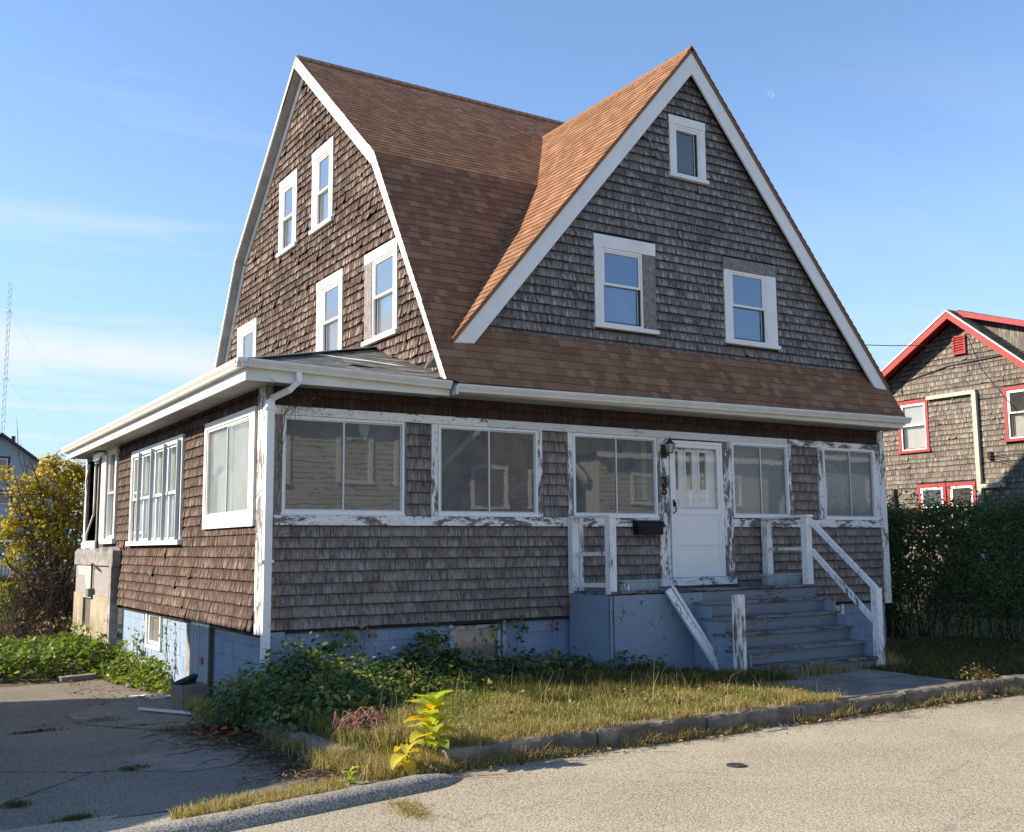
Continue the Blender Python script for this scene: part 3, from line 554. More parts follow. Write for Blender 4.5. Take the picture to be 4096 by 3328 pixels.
# boards round the porch front
B = lambda *a, **k: bar(FR, *a, **k)
for (a, b, m) in ((.05, 3.1, 'paint_peel_h'), (3.103, 6.1, 'paint_top'), (6.103, 8.9, 'paint_top'), (8.903, 11.25, 'paint_peel_h')): B('frieze_board', m, H, a, b, 3.252, 3.36, -.02, .014, .002)
for (a, b) in ((.05, 4.47), (4.473, 6.1), (7.62, 11.24)): B('sill_board', 'paint_peel_h', H, a, b, 1.897, 2.022, -.02, .020, .003)
for (a, b, m) in ((.055, .178, 'paint_bare'), (1.838, 1.868, 'paint_bare'), (2.235, 2.328, 'paint_peel_v'), (3.918, 3.997, 'paint_peel_v'), (4.445, 4.522, 'paint_peel_v'), (8.908, 8.985, 'paint_peel_v'), (9.635, 9.752, 'paint_peel_v'), (11.068, 11.19, 'paint_peel_v')):
    B('mullion_board', m, H, a, b, 2.03, 3.25, -.02, .012, .002)
B('door_board', 'paint_peel_v', H, 6.105, 6.318, 1.13, 3.249, -.02, .014, .002); B('door_board', 'paint_peel_v', H, 7.432, 7.632, 1.06, 3.249, -.02, .014, .002)
B('corner_board', 'paint_peel_v', H, 11.19, 11.345, .58, 3.60, -.12, .016, .002); bar(LF, 'corner_board', 'paint_peel_v', H, .02, .30, .59, 3.66, -.02, .028, .003)
B('corner_board', 'paint_bare', H, -.02, .05, .59, 3.66, -.02, .018)
B('door_sill', 'paint_peel_h', H, 6.1, 7.63, 1.005, 1.125, -.02, .05, .003)
wl = [slider(FR, H, *a) for a in ((.185, 1.832, 2.045, 3.245, .985), (2.335, 3.912, 2.045, 3.245, 3.12), (4.528, 6.085, 2.045, 3.245, 5.31), (7.64, 8.902, 2.062, 3.252, 8.27), (9.758, 11.062, 2.045, 3.262, 10.42))]
drape(FR, 'curtain', 'curtain_pale', wl[3], 7.66, 8.89, 2.07, 3.24, -.085, 19, .016); drape(FR, 'curtain', 'curtain_white', wl[4], 9.78, 11.05, 2.07, 3.24, -.085, 11, .016)
drape(FR, 'blind', 'blind_beige', wl[2], 5.93, 6.03, 2.3, 3.22, -.16, 2, .008)
mb = MB(); mb.prism([(1.22, 3.2), (1.38, 3.21), (1.36, 3.12), (1.34, 3.05), (1.32, 2.98), (1.27, 3.04), (1.23, 3.10)], -.07, -.068, FR); build(mb, 'torn_paper', 'paper_white', wl[0])
# ---- door
D_ = H
mb = MB(); ring(mb, FR, 6.335, 7.415, 1.132, 3.225, .05, -.05, .028); dframe = build(mb, 'storm_door', 'white_vinyl', H)
mb = MB(); ring(mb, FR, 6.388, 7.362, 1.145, 3.172, .052, -.01, .022); mb.box((6.44, -.01, 2.085), (7.31, .022, 2.17), 0, FR); mb.box((6.44, -.004, 1.61), (7.31, .017, 1.655), 0, FR); mb.box((6.44, -.006, 1.20), (7.31, .006, 2.085), 0, FR); build(mb, 'door_leaf', 'white_vinyl', dframe)
pane(FR, dframe, 6.44, 7.31, 2.17, 3.12, .004, 'glass_clear')
mb = MB(); mb.tube([FR(6.385, .025, 2.28), FR(6.385, .07, 2.27), FR(6.39, .075, 2.13), FR(6.375, .03, 2.10)], .011); mb.box((6.37, .022, 2.20), (6.41, .03, 2.31), 0, FR); build(mb, 'door_handle', 'black_plastic', dframe)
mb = MB(); hs_ = [(6.44+.02, 6.55, 2.47, 3.06), (6.70, 6.83, 2.47, 3.06), (6.98, 7.12, 2.47, 3.06)]; panel_with_holes(mb, FR, 6.40, 7.35, 1.15, 3.2, -.085, -.045, hs_); inner = build(mb, 'front_door', 'door_white', H)
for (a, b, c, d) in hs_:
    mb = MB(); ring(mb, FR, a-.03, b+.03, c-.03, d+.03, .03, -.045, -.028); build(mb, 'moulding', 'white_vinyl', inner); pane(FR, inner, a, b, c, d, -.06, 'glass_plain')
    mb = MB(); mb.box((a, -.084, c), (b, -.080, d), 0, FR); build(mb, 'lace_blind', 'interior_wall', inner)
    mb = MB(); ring(mb, FR, a-.015, b+.015, 2.19, 2.33, .02, -.045, -.032); build(mb, 'panel_moulding', 'white_trim', inner)
mb = MB(); mb.box((6.462, -.059, 2.60), (6.51, -.056, 2.67), 0, FR); build(mb, 'sticker', 'paper_white', inner)
# ---- house number 35, wrought iron digits
def digit(pts, w=.02, closed=False):
    mb = MB()
    for (a, b) in zip(pts[:-1], pts[1:]): mb.beam(FR(a[0], .022, a[1]), FR(b[0], .022, b[1]), w, .012, up=(0, -1, 0))
    for p in pts: mb.tube([FR(p[0], .016, p[1]), FR(p[0], .0285, p[1])], w*.55, 8)
    return mb
num = build(digit([(6.18, 2.625), (6.20, 2.645), (6.235, 2.635), (6.245, 2.61), (6.225, 2.585), (6.245, 2.565), (6.248, 2.535), (6.225, 2.515), (6.195, 2.52), (6.182, 2.545)], .026), 'house_number', 'rust', H); num['label'] = 'rusty brown digit 3'
num = build(digit([(6.245, 2.495), (6.195, 2.493), (6.192, 2.455), (6.225, 2.462), (6.25, 2.44), (6.247, 2.41), (6.22, 2.39), (6.192, 2.395), (6.183, 2.42)], .026), 'house_number', 'rust', H); num['label'] = 'rusty brown digit 5'
# ---- side wall windows
s1 = slider(LF, H, .63, 2.56, 2.06, 3.295, 1.62); BL = lambda *a, **k: bar(LF, *a, **k)
for (a, b, c, d, m) in ((.42, .626, 1.895, 3.395, 'paint_light'), (2.564, 2.66, 1.895, 3.395, 'paint_light'), (.63, 2.56, 3.3, 3.395, 'paint_light'), (.63, 2.56, 1.895, 2.036, 'paint_top')): BL('casing', m, s1, a, b, c, d, -.02, .034, .003)
drape(LF, 'blind', 'blind_beige', s1, .66, 1.6, 2.09, 3.27, -.07, 3, .003); drape(LF, 'curtain', 'curtain_white', s1, 1.62, 2.53, 2.09, 3.0, -.12, 4, .006); drape(LF, 'torn_blind', 'blind_beige', s1, 1.62, 2.53, 2.72, 3.27, -.06, 11, .02, .05)
mb = MB(); panel_with_holes(mb, LF, 3.9, 7.45, 1.765, 3.38, -.02, .03, [(4.0, 7.36, 1.77, 3.27)]); s2 = build(mb, 'window_bank', 'paint_light', H)
BL('sill', 'paint_light', s2, 3.86, 7.49, 1.69, 1.764, -.02, .07, .003)
ed = [4.0, 4.84, 5.70, 6.62, 7.36]
for i in range(4):
    a, b = ed[i]+.02, ed[i+1]-.02
    mb = MB(); ring(mb, LF, a, b, 2.50, 3.268, .035, -.03, -.002); build(mb, 'sash', 'white_vinyl', s2); mb = MB(); ring(mb, LF, a, b, 1.772, 2.535, .038, -.06, -.034); mb.box((a, -.033, 2.49), (b, .004, 2.53), 0, LF); build(mb, 'sash', 'white_vinyl', s2)
    pane(LF, s2, a+.03, b-.03, 2.53, 3.24, -.015, 'glass_plain'); pane(LF, s2, a+.03, b-.03, 1.80, 2.51, -.045, 'glass_plain')
    if i == 3: mb = MB(); mb.box((a+.03, -.04, 1.90), (b-.03, -.03, 1.94), 0, LF); mb.box((a+.03, -.02, 2.62), (b-.03, -.008, 2.65), 0, LF); build(mb, 'cross_bar', 'white_vinyl', s2)
    if i > 0: drape(LF, 'curtain', 'frosted', s2, a+.02, b-.02, 1.79, 3.25, -.11, 5, .012)
    else: drape(LF, 'curtain', 'frosted', s2, a+.02, b-.02, 1.79, 2.52, -.10, 5, .012); drape(LF, 'curtain', 'curtain_grey', s2, a+.05, a+.45, 2.5, 3.25, -.3, 3, .02)
for y in (3.985, 4.84, 5.70, 6.62): BL('window_fin', 'fin_grey', s2, y-.022, y+.022, 1.765, 3.30, .031, .088, .002)
s3 = hung(LF, H, 8.75, 9.95, 1.74, 3.70, 2.72, casing=(.11, .40, .14, .10), label='tall window with a wide loose white panel beside it', glassm='glass_plain', lower='frosted')
BL('loose_panel', 'white_vinyl', s3, 9.56, 10.0, 1.80, 3.50, .05, .075, .003); BL('corner_board', 'paint_peel_v', H, 11.98, 12.12, 1.62, 3.66, -.02, .012)
mb = MB(); ring(mb, LF, 10.5, 11.85, 1.68, 3.66, .10, -.10, .03, tb=.14); s4 = build(mb, 'broken_window', 'paint_bare', H); s4['label'] = 'gutted window opening with broken white strips hanging in it'
backing(LF, s4, 10.6, 11.75, 1.82, 3.52, .6); BL('sill', 'paint_light', s4, 10.45, 11.9, 1.60, 1.80, .031, .07, .004)
mb = MB(); mb.tube([LF(10.75, .05, 3.5), LF(10.70, .06, 2.6), LF(10.72, .06, 2.35), LF(11.5, .05, 1.95), LF(11.65, .04, 1.75)], .022, 5); build(mb, 'hanging_strip', 'white_trim', s4)
mb = MB(); mb.tube([LF(11.55, .04, 3.45), LF(11.75, .06, 3.1), LF(11.6, .06, 2.85), LF(11.68, .05, 2.2), LF(11.70, .04, 1.8)], .02, 5); build(mb, 'hanging_strip', 'white_trim', s4)
BL('red_curtain', 'maroon', s4, 10.62, 10.95, 1.85, 2.6, -.3, -.28)
mb = MB(); mb.tube([LF(10.35, .09, 3.58), LF(10.35, .09, 3.38)], .055, 10); mb.box((9.7, .05, 3.50), (10.3, .19, 3.56), 0, LF); mb.box((9.7, .17, 3.42), (10.3, .19, 3.50), 0, LF); build(mb, 'side_light', 'white_vinyl', H)
# ---- stucco projection at the back of the side wall
mb = MB(); panel_with_holes(mb, LF, 8.18, 12.1, -.55, .74, .02, .15, [(10.15, 11.0, .10, .66)]); build(mb, 'stucco_wall', 'stucco', H)
mb = MB(); mb.box((10.15, .015, .10), (11.0, .10, .66), 0, LF); build(mb, 'boarded_opening', 'old_wood', H)
mb = MB(); mb.box((8.36, .02, .742), (12.1, .12, 1.32), 0, LF); build(mb, 'plaster_wall', 'plaster_old', H)
V = MB(); N_ = 14; top = [(8.1+(4.0)*i/N_, 1.60+.06*math.sin(i*2.1)+.05*rnd.random()) for i in range(N_+1)]
V.prism([(8.1, 1.322)]+[(12.1, 1.322)]+top[::-1], .02, .165, LF); build(V, 'broken_ledge', 'rough_cement', H)
mb = MB(); mb.box((8.16, .02, -.5), (8.36, .168, 1.60), 0, LF); build(mb, 'corner_pier', 'rough_cement', H)
mb = MB(); mb.prism([(10.2, .75), (10.65, .75), (10.95, 1.1), (11.6, 1.12), (11.8, 1.3), (10.3, 1.3)], .121, .14, LF); build(mb, 'patch_board', 'box_cream', H)
mb = MB(); mb.box((9.95, .12, .70), (10.2, .24, .86), 0, LF); eb = build(mb, 'meter_box', 'grey_box', H)
mb = MB(); mb.tube([LF(10.07, .16, .86), LF(10.1, .16, 1.25), LF(9.9, .20, 1.36), LF(9.3, .16, 1.22)], .016, 5); mb.tube([LF(10.15, .15, .86), LF(10.15, .15, 1.32)], .02, 5); build(mb, 'conduit', 'cable_black', H)
# ---- foundation of painted blocks
items_b = []
def blocks(F, u0, u1, w0, w1, holes=(), d=.0):
    r = 0; w = w1-.2
    while w > w0-.2:
        u = u0-(.2 if r % 2 else 0)
        while u < u1:
            a, b = max(u, u0), min(u+.4, u1); c, t = max(w, w0), w+.2
            if b-a > .05 and not any(a < h[1]-.03 and b > h[0]+.03 and c < h[3]-.03 and t > h[2]+.03 for h in holes):
                j = rnd.uniform(-.003, .003); g = .0015; e = .004
                vs = [F(a+g, -.05, c+g), F(b-g, -.05, c+g), F(b-g, -.05, t-g), F(a+g, -.05, t-g), F(a+g, d+j-e, c+g), F(b-g, d+j-e, c+g), F(b-g, d+j-e, t-g), F(a+g, d+j-e, t-g), F(a+g+e, d+j, c+g+e), F(b-g-e, d+j, c+g+e), F(b-g-e, d+j, t-g-e), F(a+g+e, d+j, t-g-e)]
                fs = [(8, 9, 10, 11), (4, 5, 9, 8), (5, 6, 10, 9), (6, 7, 11, 10), (7, 4, 8, 11), (0, 1, 5, 4), (1, 2, 6, 5), (2, 3, 7, 6), (3, 0, 4, 7)]
                items_b.append(((vs, fs, [(.5, .5, .5)]*12, (b-a)*(t-c)), 'painted_block'))
            u += .4
        w -= .2; r += 1
    mb = MB(); panel_with_holes(mb, F, u0, u1, w0, w1, -.2, d-.012, holes); build(mb, 'mortar', 'painted_block', H)
FB = frame((0, .06, 0), (1, 0, 0), (0, -1, 0)); LB = frame((.06, 0, 0), (0, 1, 0), (-1, 0, 0))
blocks(FB, .07, 4.5, -.3, .64, [(2.55, 3.37, .06, .62)]); blocks(FB, 8.2, 11.25, -.3, .64, [(9.2, 10.13, .22, .62)])
one('foundation_wall', 'painted_block', H, ((4.5, .075, -.3), (8.2, .2, .64)))
blocks(LB, .0, 8.16, -.62, .62, [(5.18, 6.12, .02, .60), (2.28, 3.30, -.62, .62)])
emit(items_b, None, H, 'foundation_block', 'foundation_blocks', 300)
mb = MB(); mb.box((3.30, .0, -.62), (3.62, .012, .62), 0, LB); build(mb, 'render_patch', 'rough_cement', H)
mb = MB()                                        # plank cellar door
mb.box((2.28, -.12, -.62), (3.30, -.05, .62), 0, LB); cd = build(mb, 'cellar_door', 'dark_void', H)
for i in range(6): y = 2.36+i*.155; bar(LB, 'plank', 'blue_door', cd, y, y+.148, -.60+rnd.uniform(0, .02), .64+rnd.uniform(-.01, .01), -.02, .04+rnd.uniform(-.004, .004), .002)
bar(LB, 'post', 'old_wood', cd, 2.28, 2.34, -.6, .60, -.02, .05); mb = MB(); mb.box((2.62, .042, .02), (2.66, .06, .12), 0, LB); build(mb, 'latch', 'red_tag', cd)
def cellar(F, u0, u1, w0, w1, m, g, lab=None, cur=None):
    mb = MB(); ring(mb, F, u0, u1, w0, w1, .05, -.06, .035); w = build(mb, 'cellar_window', m, H)
    if lab: w['label'] = lab
    mb = MB(); ring(mb, F, u0+.072, u1-.072, w0+.072, w1-.072, .045, -.05, .0); build(mb, 'sash', m, w); pane(F, w, u0+.1, u1-.1, w0+.1, w1-.1, -.02, g)
    backing(F, w, u0+.06, u1-.06, w0+.06, w1-.06, .3)
    if cur: drape(F, 'curtain', cur, w, u0+.09, u1-.09, w0+(w1-w0)*.12, w1-.09, -.06, 4, .01, .04)
    return w
cellar(FB, 2.52, 3.40, .03, .65, 'paint_grey', 'glass_plain', 'cellar window with faded pink curtain', 'curtain_grey'); cellar(FB, 9.2, 10.15, .2, .65, 'paint_peel_v', 'glass_plain'); cellar(LB, 5.14, 6.14, .0, .64, 'paint_light', 'glass_plain', None, 'curtain_grey')
# ---- porch eaves and gutters
def profile_run(mb, pts0, pts1, mi=0):
    n = len(pts0); mb.add(list(pts0)+list(pts1), [(i, (i+1) % n, (i+1) % n+n, i+n) for i in range(n)]+[tuple(range(n))[::-1], tuple(range(n, 2*n))], None, mi)
GP = [(.0, .0), (.0, .075), (.018, .082), (.018, .092), (.0, .092), (-.012, .11), (-.012, .125), (.10, .125), (.10, .118), (.004, .115), (.004, .0)]     # K shaped gutter (out, up), out measured inwards
GP = [(-.02, 0), (.075, 0), (.088, .03), (.105, .055), (.118, .078), (.118, .10), (.108, .10), (.108, .085), (.09, .06), (.07, .02), (-.01, .02), (-.01, .10), (-.02, .10)]
def gutter(mb, a, b, out):
    a, b, out = Vector(a), Vector(b), Vector(out); profile_run(mb, [a+out*p+Vector((0, 0, q)) for p, q in GP], [b+out*p+Vector((0, 0, q)) for p, q in GP])
mb = MB(); mb.box((-.43, -.43, 3.575), (2.28, -.40, 3.74)); mb.box((-.43, -.399, 3.575), (-.40, 12.05, 3.74)); build(mb, 'fascia', 'gutter_white', H)
mb = MB(); mb.box((-.40, -.40, 3.60), (2.28, -.022, 3.615)); mb.box((-.40, -.021, 3.60), (-.022, 12.05, 3.615)); mb.box((2.29, -.40, 3.615), (11.38, -.022, 3.63)); build(mb, 'soffit', 'soffit', H)
mb = MB(); gutter(mb, (-.56, -.432, 3.72), (2.26, -.432, 3.655), (0, -1, 0)); mb.box((1.2, -.56, 3.68), (1.22, -.43, 3.69)); build(mb, 'gutter', 'gutter_white', H)
mb = MB(); gutter(mb, (-.432, 12.1, 3.72), (-.432, -.56, 3.72), (-1, 0, 0)); build(mb, 'gutter', 'gutter_white', H)
mb = MB(); mb.box((2.30, -.43, 3.63), (11.38, -.405, 3.75)); build(mb, 'fascia', 'gutter_white', H)
mb = MB(); gutter(mb, (2.34, -.435, 3.625), (11.46, -.435, 3.715), (0, -1, 0)); build(mb, 'gutter', 'gutter_white', H)
mb = MB(); mb.box((2.30, -.57, 3.58), (2.336, -.44, 3.70)); build(mb, 'gutter_cap', 'aluminium', H)
mb = MB(); mb.tube([(.20, -.47, 3.70), (.20, -.50, 3.60), (.12, -.42, 3.50), (-.01, -.14, 3.42), (-.02, -.11, 3.34)], .045, 4); mb.box((-.065, -.15, .29), (.03, -.075, 3.40)); mb.box((-.085, -.16, 3.28), (.05, -.065, 3.315)); mb.box((-.10, -.155, 1.45), (.055, -.065, 1.485)); build(mb, 'downspout', 'white_vinyl', H)
# ---- porch hip roof of old grey shingles
AP = Vector((2.44, 2.35, 4.70)); e0 = Vector((-.50, -.50, 3.80)); e1 = Vector((2.30, -.50, 3.76))
mb = MB(); mb.add([(-.5, -.5, 3.765), (2.46, -.5, 3.73), (2.44, 2.35, 4.665), (-.5, 12.1, 3.765), (2.44, 12.1, 4.665), (-.5, -.5, 3.735), (2.46, -.5, 3.70), (2.46, 12.1, 3.74), (-.5, 12.1, 3.74), (2.46, 12.1, 4.665)], [(0, 1, 2), (0, 2, 4, 3), (5, 6, 1, 0), (5, 0, 3, 8), (8, 3, 4, 7), (5, 8, 7, 6)]); build(mb, 'porch_roof', 'roof_grey_old', H)
def slopeF(O, u, w):
    O, u, w = Vector(O), Vector(u).normalized(), Vector(w).normalized(); n = u.cross(w).normalized()
    if n.z < 0: n = -n
    return lambda a, d, c: O+u*a+n*d+w*c
sy = math.hypot(2.85, .92); F1 = slopeF((-.5, -.5, 3.79), (1, 0, -.012), (0, 2.85, .92))
items_p += [(p, 'roof_grey_old') for p in courses(F1, 0, 2.96, 0, sy, e=.13, wid=(.12, .34), planes=[(-sy/2.94, 1, 0.02), (-1, sy/2.94*.0, 0)], th=.004, tmax=.0065, messy=.8, warp=.03, gap=.003)]
sx = math.hypot(2.94, .91); F2 = slopeF((-.5, -.5, 3.79), (0, 1, 0), (2.94, 0, .91))
items_p += [(p, 'roof_grey_old') for p in courses(F2, 0, 12.6, 0, sx, e=.13, wid=(.18, .36), planes=[(-sx/2.85, 1, 0.02)], th=.004, tmax=.0065, messy=.6, warp=.015, gap=.003)]
emit(items_p, None, H, 'porch_roof_shingle', 'porch_roof_shingles', 300)
mb = MB(); mb.beam(F1(.02, .022, 0), F1(2.93, .03, sy), .17, .012, up=(-.3, -.3, 1)); build(mb, 'hip_cap', 'roof_grey_old', H)
mb = MB(); pts = [F1(1.30, .012, 1.42), F1(1.55, .014, 1.40), F1(1.75, .013, 1.30), F1(2.05, .015, 1.28), F1(2.45, .014, 1.10), F1(2.60, .014, 1.02), F1(2.40, .015, .98), F1(2.10, .016, 1.12), F1(1.80, .015, 1.15), F1(1.50, .015, 1.30)]; k = len(pts)
mb.add(pts+[p-Vector((0, 0, .008)) for p in pts], [tuple(range(k)), tuple(range(2*k-1, k-1, -1))]+[(i, i+k, (i+1) % k+k, (i+1) % k) for i in range(k)]); build(mb, 'bare_felt_strip', 'curtain_white', H)
mb = MB(); mb.add([(2.25, .22, 4.03), (2.43, .20, 4.06), (2.43, .22, 4.24), (2.34, .26, 4.20), (2.25, .24, 4.035), (2.43, .22, 4.065), (2.43, .24, 4.245), (2.34, .28, 4.205)], [(0, 1, 2, 3), (7, 6, 5, 4), (0, 4, 5, 1), (1, 5, 6, 2), (2, 6, 7, 3), (3, 7, 4, 0)]); build(mb, 'torn_flashing', 'roof_grey_old', H)
mb = MB(); mb.prism([(-.16, 3.86), (.08, 3.94), (.10, 4.20), (.0, 4.38), (-.08, 4.22)], .022, .03, GLX := frame((2.45, 0, 0), (0, 1, 0), (-1, 0, 0))); build(mb, 'bare_sheathing', 'paper_white', H)
# ---- main gambrel walls and roof
KY, KZ, RY, RZ, EY, EZ = 1.90, 7.67, 5.45, 10.72, -.46, 3.76; BY = 2*RY
XL, XR, GX = 2.24, 11.46, 2.45
GL = frame((GX, 0, 0), (0, 1, 0), (-1, 0, 0))
prof = [(EY, EZ), (KY, KZ), (RY, RZ), (BY-KY, KZ), (BY-EY, EZ)]
mb = MB(); ins = [(-.25, 3.75), (KY+.05, KZ-.12), (RY, RZ-.14), (BY-KY-.05, KZ-.12), (BY+.25, 3.75)]
gw_open = [(6.01+.0, 6.60, 7.30, 8.55), (4.2, 4.86, 7.3, 8.55), (3.68, 4.55, 4.9, 6.1), (1.6, 2.5, 4.85, 6.1), (8.1, 9.1, 4.9, 6.1)]
s1_ = (KZ-EZ)/(KY-EY); s2_ = (RZ-KZ)/(RY-KY)
wall_poly(mb, GL, -.25, BY+.25, 3.75, RZ-.14, [(-s1_, 1, EZ-.2-s1_*EY), (-s2_, 1, KZ-.14-s2_*KY), (s2_, 1, RZ-.14+s2_*RY), (s1_, 1, EZ-.2+s1_*(BY-EY))], [(6.02, 6.57, 7.35, 8.47), (4.27, 4.76, 7.35, 8.48), (3.76, 4.40, 4.68, 6.02), (1.65, 2.31, 4.89, 6.01), (8.25, 8.96, 4.7, 6.05)], -.12, -.0225); gwall = build(mb, 'gable_wall', 'tarpaper', H)
mb = MB(); mb.prism(ins, 8.88, 8.98, frame((20.2, 0, 0), (0, 1, 0), (-1, 0, 0)), 0); build(mb, 'gable_wall', 'shingle_brown', H)
s1_ = (KZ-EZ)/(KY-EY); s2_ = (RZ-KZ)/(RY-KY)
pl = [(-s1_, 1, EZ-.13-s1_*EY), (-s2_, 1, KZ-.10-s2_*KY), (s2_, 1, RZ-.10+s2_*RY), (s1_, 1, EZ-.13+s1_*(BY-EY))]
gwin = [(5.82, 6.77, 7.21, 8.70), (4.05, 5.02, 7.20, 8.71), (3.56, 4.72, 4.5, 6.24), (1.47, 2.65, 4.76, 6.23), (8.03, 9.26, 4.5, 6.26)]
GLS = frame((GX-.0, 0, 0), (0, 1, 0), (-1, 0, 0))
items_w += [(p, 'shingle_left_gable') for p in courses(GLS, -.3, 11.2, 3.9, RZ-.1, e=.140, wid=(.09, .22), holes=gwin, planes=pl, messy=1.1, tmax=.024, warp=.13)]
hung(GL, H, 5.82, 6.77, 7.21, 8.70, 7.90, casing=(.20, .14, .17, .07), lower='frosted'); hung(GL, H, 4.05, 5.02, 7.20, 8.71, 7.88, casing=(.16, .20, .17, .07), lower='frosted')
hung(GL, H, 3.56, 4.70, 4.55, 6.24, 5.45, casing=(.14, .24, .16, .07), lower='frosted'); hung(GL, H, 1.47, 2.65, 4.76, 6.23, 5.46, casing=(.12, .28, .16, .07), lower='frosted', trim_over={'r': 'paint_bare'}); hung(GL, H, 8.03, 9.26, 4.60, 6.27, 5.4, casing=(.16, .24, .16, .07))
def slab(mb, p, q, x0, x1, th=.05, mi=0):       # roof plane from (y,z) p to q
    d = Vector((0, q[0]-p[0], q[1]-p[1])).normalized(); n = Vector((0, -d.z, d.y)); n = n if n.z > 0 else -n
    a, b = Vector((0, *p)), Vector((0, *q)); X0, X1 = Vector((x0, 0, 0)), Vector((x1, 0, 0))
    mb.hexa([a+X0-n*th, a+X1-n*th, b+X1-n*th, b+X0-n*th, a+X0, a+X1, b+X1, b+X0], mi)
mb = MB()
for a, b in zip(prof[:-1], prof[1:]): slab(mb, a, b, XL, XR)
build(mb, 'roof', 'roof_brown', H)
L1, L2 = math.hypot(KY-EY, KZ-EZ), math.hypot(RY-KY, RZ-KZ)
FL = slopeF((XL, EY, EZ), (1, 0, 0), (0, KY-EY, KZ-EZ)); FU = slopeF((XL, KY, KZ), (1, 0, 0), (0, RY-KY, RZ-KZ))
TB = dict(th=.006, messy=.35, gap=.0015)
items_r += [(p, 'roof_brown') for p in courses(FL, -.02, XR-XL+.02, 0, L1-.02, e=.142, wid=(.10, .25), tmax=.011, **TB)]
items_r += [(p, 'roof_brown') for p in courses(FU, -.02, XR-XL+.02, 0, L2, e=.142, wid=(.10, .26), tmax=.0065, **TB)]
mb = MB()
for i in range(46):
    x = XL+i*.2; mb.hexa([(x, RY-.13, RZ-.10), (x+.25, RY-.13, RZ-.105), (x+.25, RY, RZ+.015), (x, RY, RZ+.022), (x, RY-.13, RZ-.085), (x+.25, RY-.13, RZ-.09), (x+.25, RY, RZ+.03), (x, RY, RZ+.037)]); mb.hexa([(x, RY, RZ+.015), (x+.25, RY, RZ+.01), (x+.25, RY+.13, RZ-.10), (x, RY+.13, RZ-.10), (x, RY, RZ+.037), (x+.25, RY, RZ+.03), (x+.25, RY+.13, RZ-.085), (x, RY+.13, RZ-.08)])
build(mb, 'ridge_caps', 'roof_brown', H)
def off(p, q, t):                                   # shift a profile segment inwards by t
    d = Vector((q[0]-p[0], q[1]-p[1])).normalized(); return Vector((d.y, -d.x))*t
def rake(name, m, segs, x0, x1, w0, w1, F=None):
    for (p, q, a, b) in segs:                      # width a..b below the roof plane
        p, q = Vector(p), Vector(q); n = Vector((-(q-p).y, (q-p).x)).normalized()
        if n.y > 0: n = -n
        mb = MB(); pts = [p+n*w0, q+n*w0, q+n*b, p+n*a]; vs = [(x0, *v) for v in pts]+[(x1, *v) for v in pts]
        if F: vs = [F(*v) for v in vs]
        mb.add(vs, [(0, 1, 2, 3), (7, 6, 5, 4), (0, 4, 5, 1), (1, 5, 6, 2), (2, 6, 7, 3), (3, 7, 4, 0)]); build(mb, name, m, H)
rake('rake_board', 'white_trim', [((KY+.01, KZ+.01), (RY, RZ), .20, .20), ((EY, EZ), (KY, KZ), .07, .17)], XL-.012, XL+.02, .0, .1)
rake('rake_board', 'white_trim', [((BY-EY, EZ), (BY-KY, KZ), .06, .06), ((BY-KY, KZ), (RY+.02, RZ), .06, .06)], XL-.012, XL+.02, .0, .1)
rake('rake_soffit', 'soffit', [((EY+.1, EZ), (KY, KZ), .085, .085), ((KY, KZ), (RY, RZ), .085, .085), ((BY-KY, KZ), (RY, RZ), .07, .07), ((BY-EY, EZ), (BY-KY, KZ), .07, .07)], XL+.021, GX, .052, .1)
rake('frieze_board', 'white_trim', [((BY-KY, KZ), (RY, RZ), .20, .20), ((BY-EY, EZ), (BY-KY, KZ), .20, .20), ((KY, KZ), (RY, RZ), .22, .22)], GX-.045, GX-.001, .088, .1)
# ---- front gable
GXc, GZ, GS = 6.97, 9.72, 5.30/4.47; gy = .075; GYF = -.10; GH = 4.47
FG = frame((0, gy, 0), (1, 0, 0), (0, -1, 0))
zb = lambda x: GZ-abs(x-GXc)*GS
mb = MB(); wall_poly(mb, FG, GXc-GH, GXc+GH, GZ-GH*GS+.05, GZ-.12, [(-GS, 1, GZ-.12-GS*GXc), (GS, 1, GZ-.12+GS*GXc)], [(5.22, 5.89, 4.99, 6.06), (7.87, 8.55, 5.0, 6.07), (6.75, 7.16, 7.62, 8.35)], -.10, -.005); build(mb, 'gable_wall', 'tarpaper', H)
k = math.sqrt(1+GS*GS); dd = .24*k
plg = [(-GS, 1, GZ-dd-GS*GXc+.06), (GS, 1, GZ-dd+GS*GXc+.06)]
gw2 = [(5.02, 6.20, 4.87, 6.32), (7.66, 8.85, 4.88, 6.32), (6.57, 7.35, 7.50, 8.55)]
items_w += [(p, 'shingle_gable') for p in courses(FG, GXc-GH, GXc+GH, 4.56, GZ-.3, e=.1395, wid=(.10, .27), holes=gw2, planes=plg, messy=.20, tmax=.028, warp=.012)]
hung(FG, H, 5.02, 6.20, 4.87, 6.32, 5.55, casing=(.14, .25, .20, .06), lower='frosted', trim_over={'r': 'paint_bare'}, glassm='glass_blue'); hung(FG, H, 7.66, 8.85, 4.88, 6.33, 5.53, casing=(.15, .24, .20, .06), trim_over={'t': 'paint_bare'}, glassm='glass_blue')
tw = hung(FG, H, 6.57, 7.34, 7.50, 8.55, 8.33, casing=(.12, .12, .14, .06), glassm='glass_plain')
sl_g = GH*k; ly = 4.6
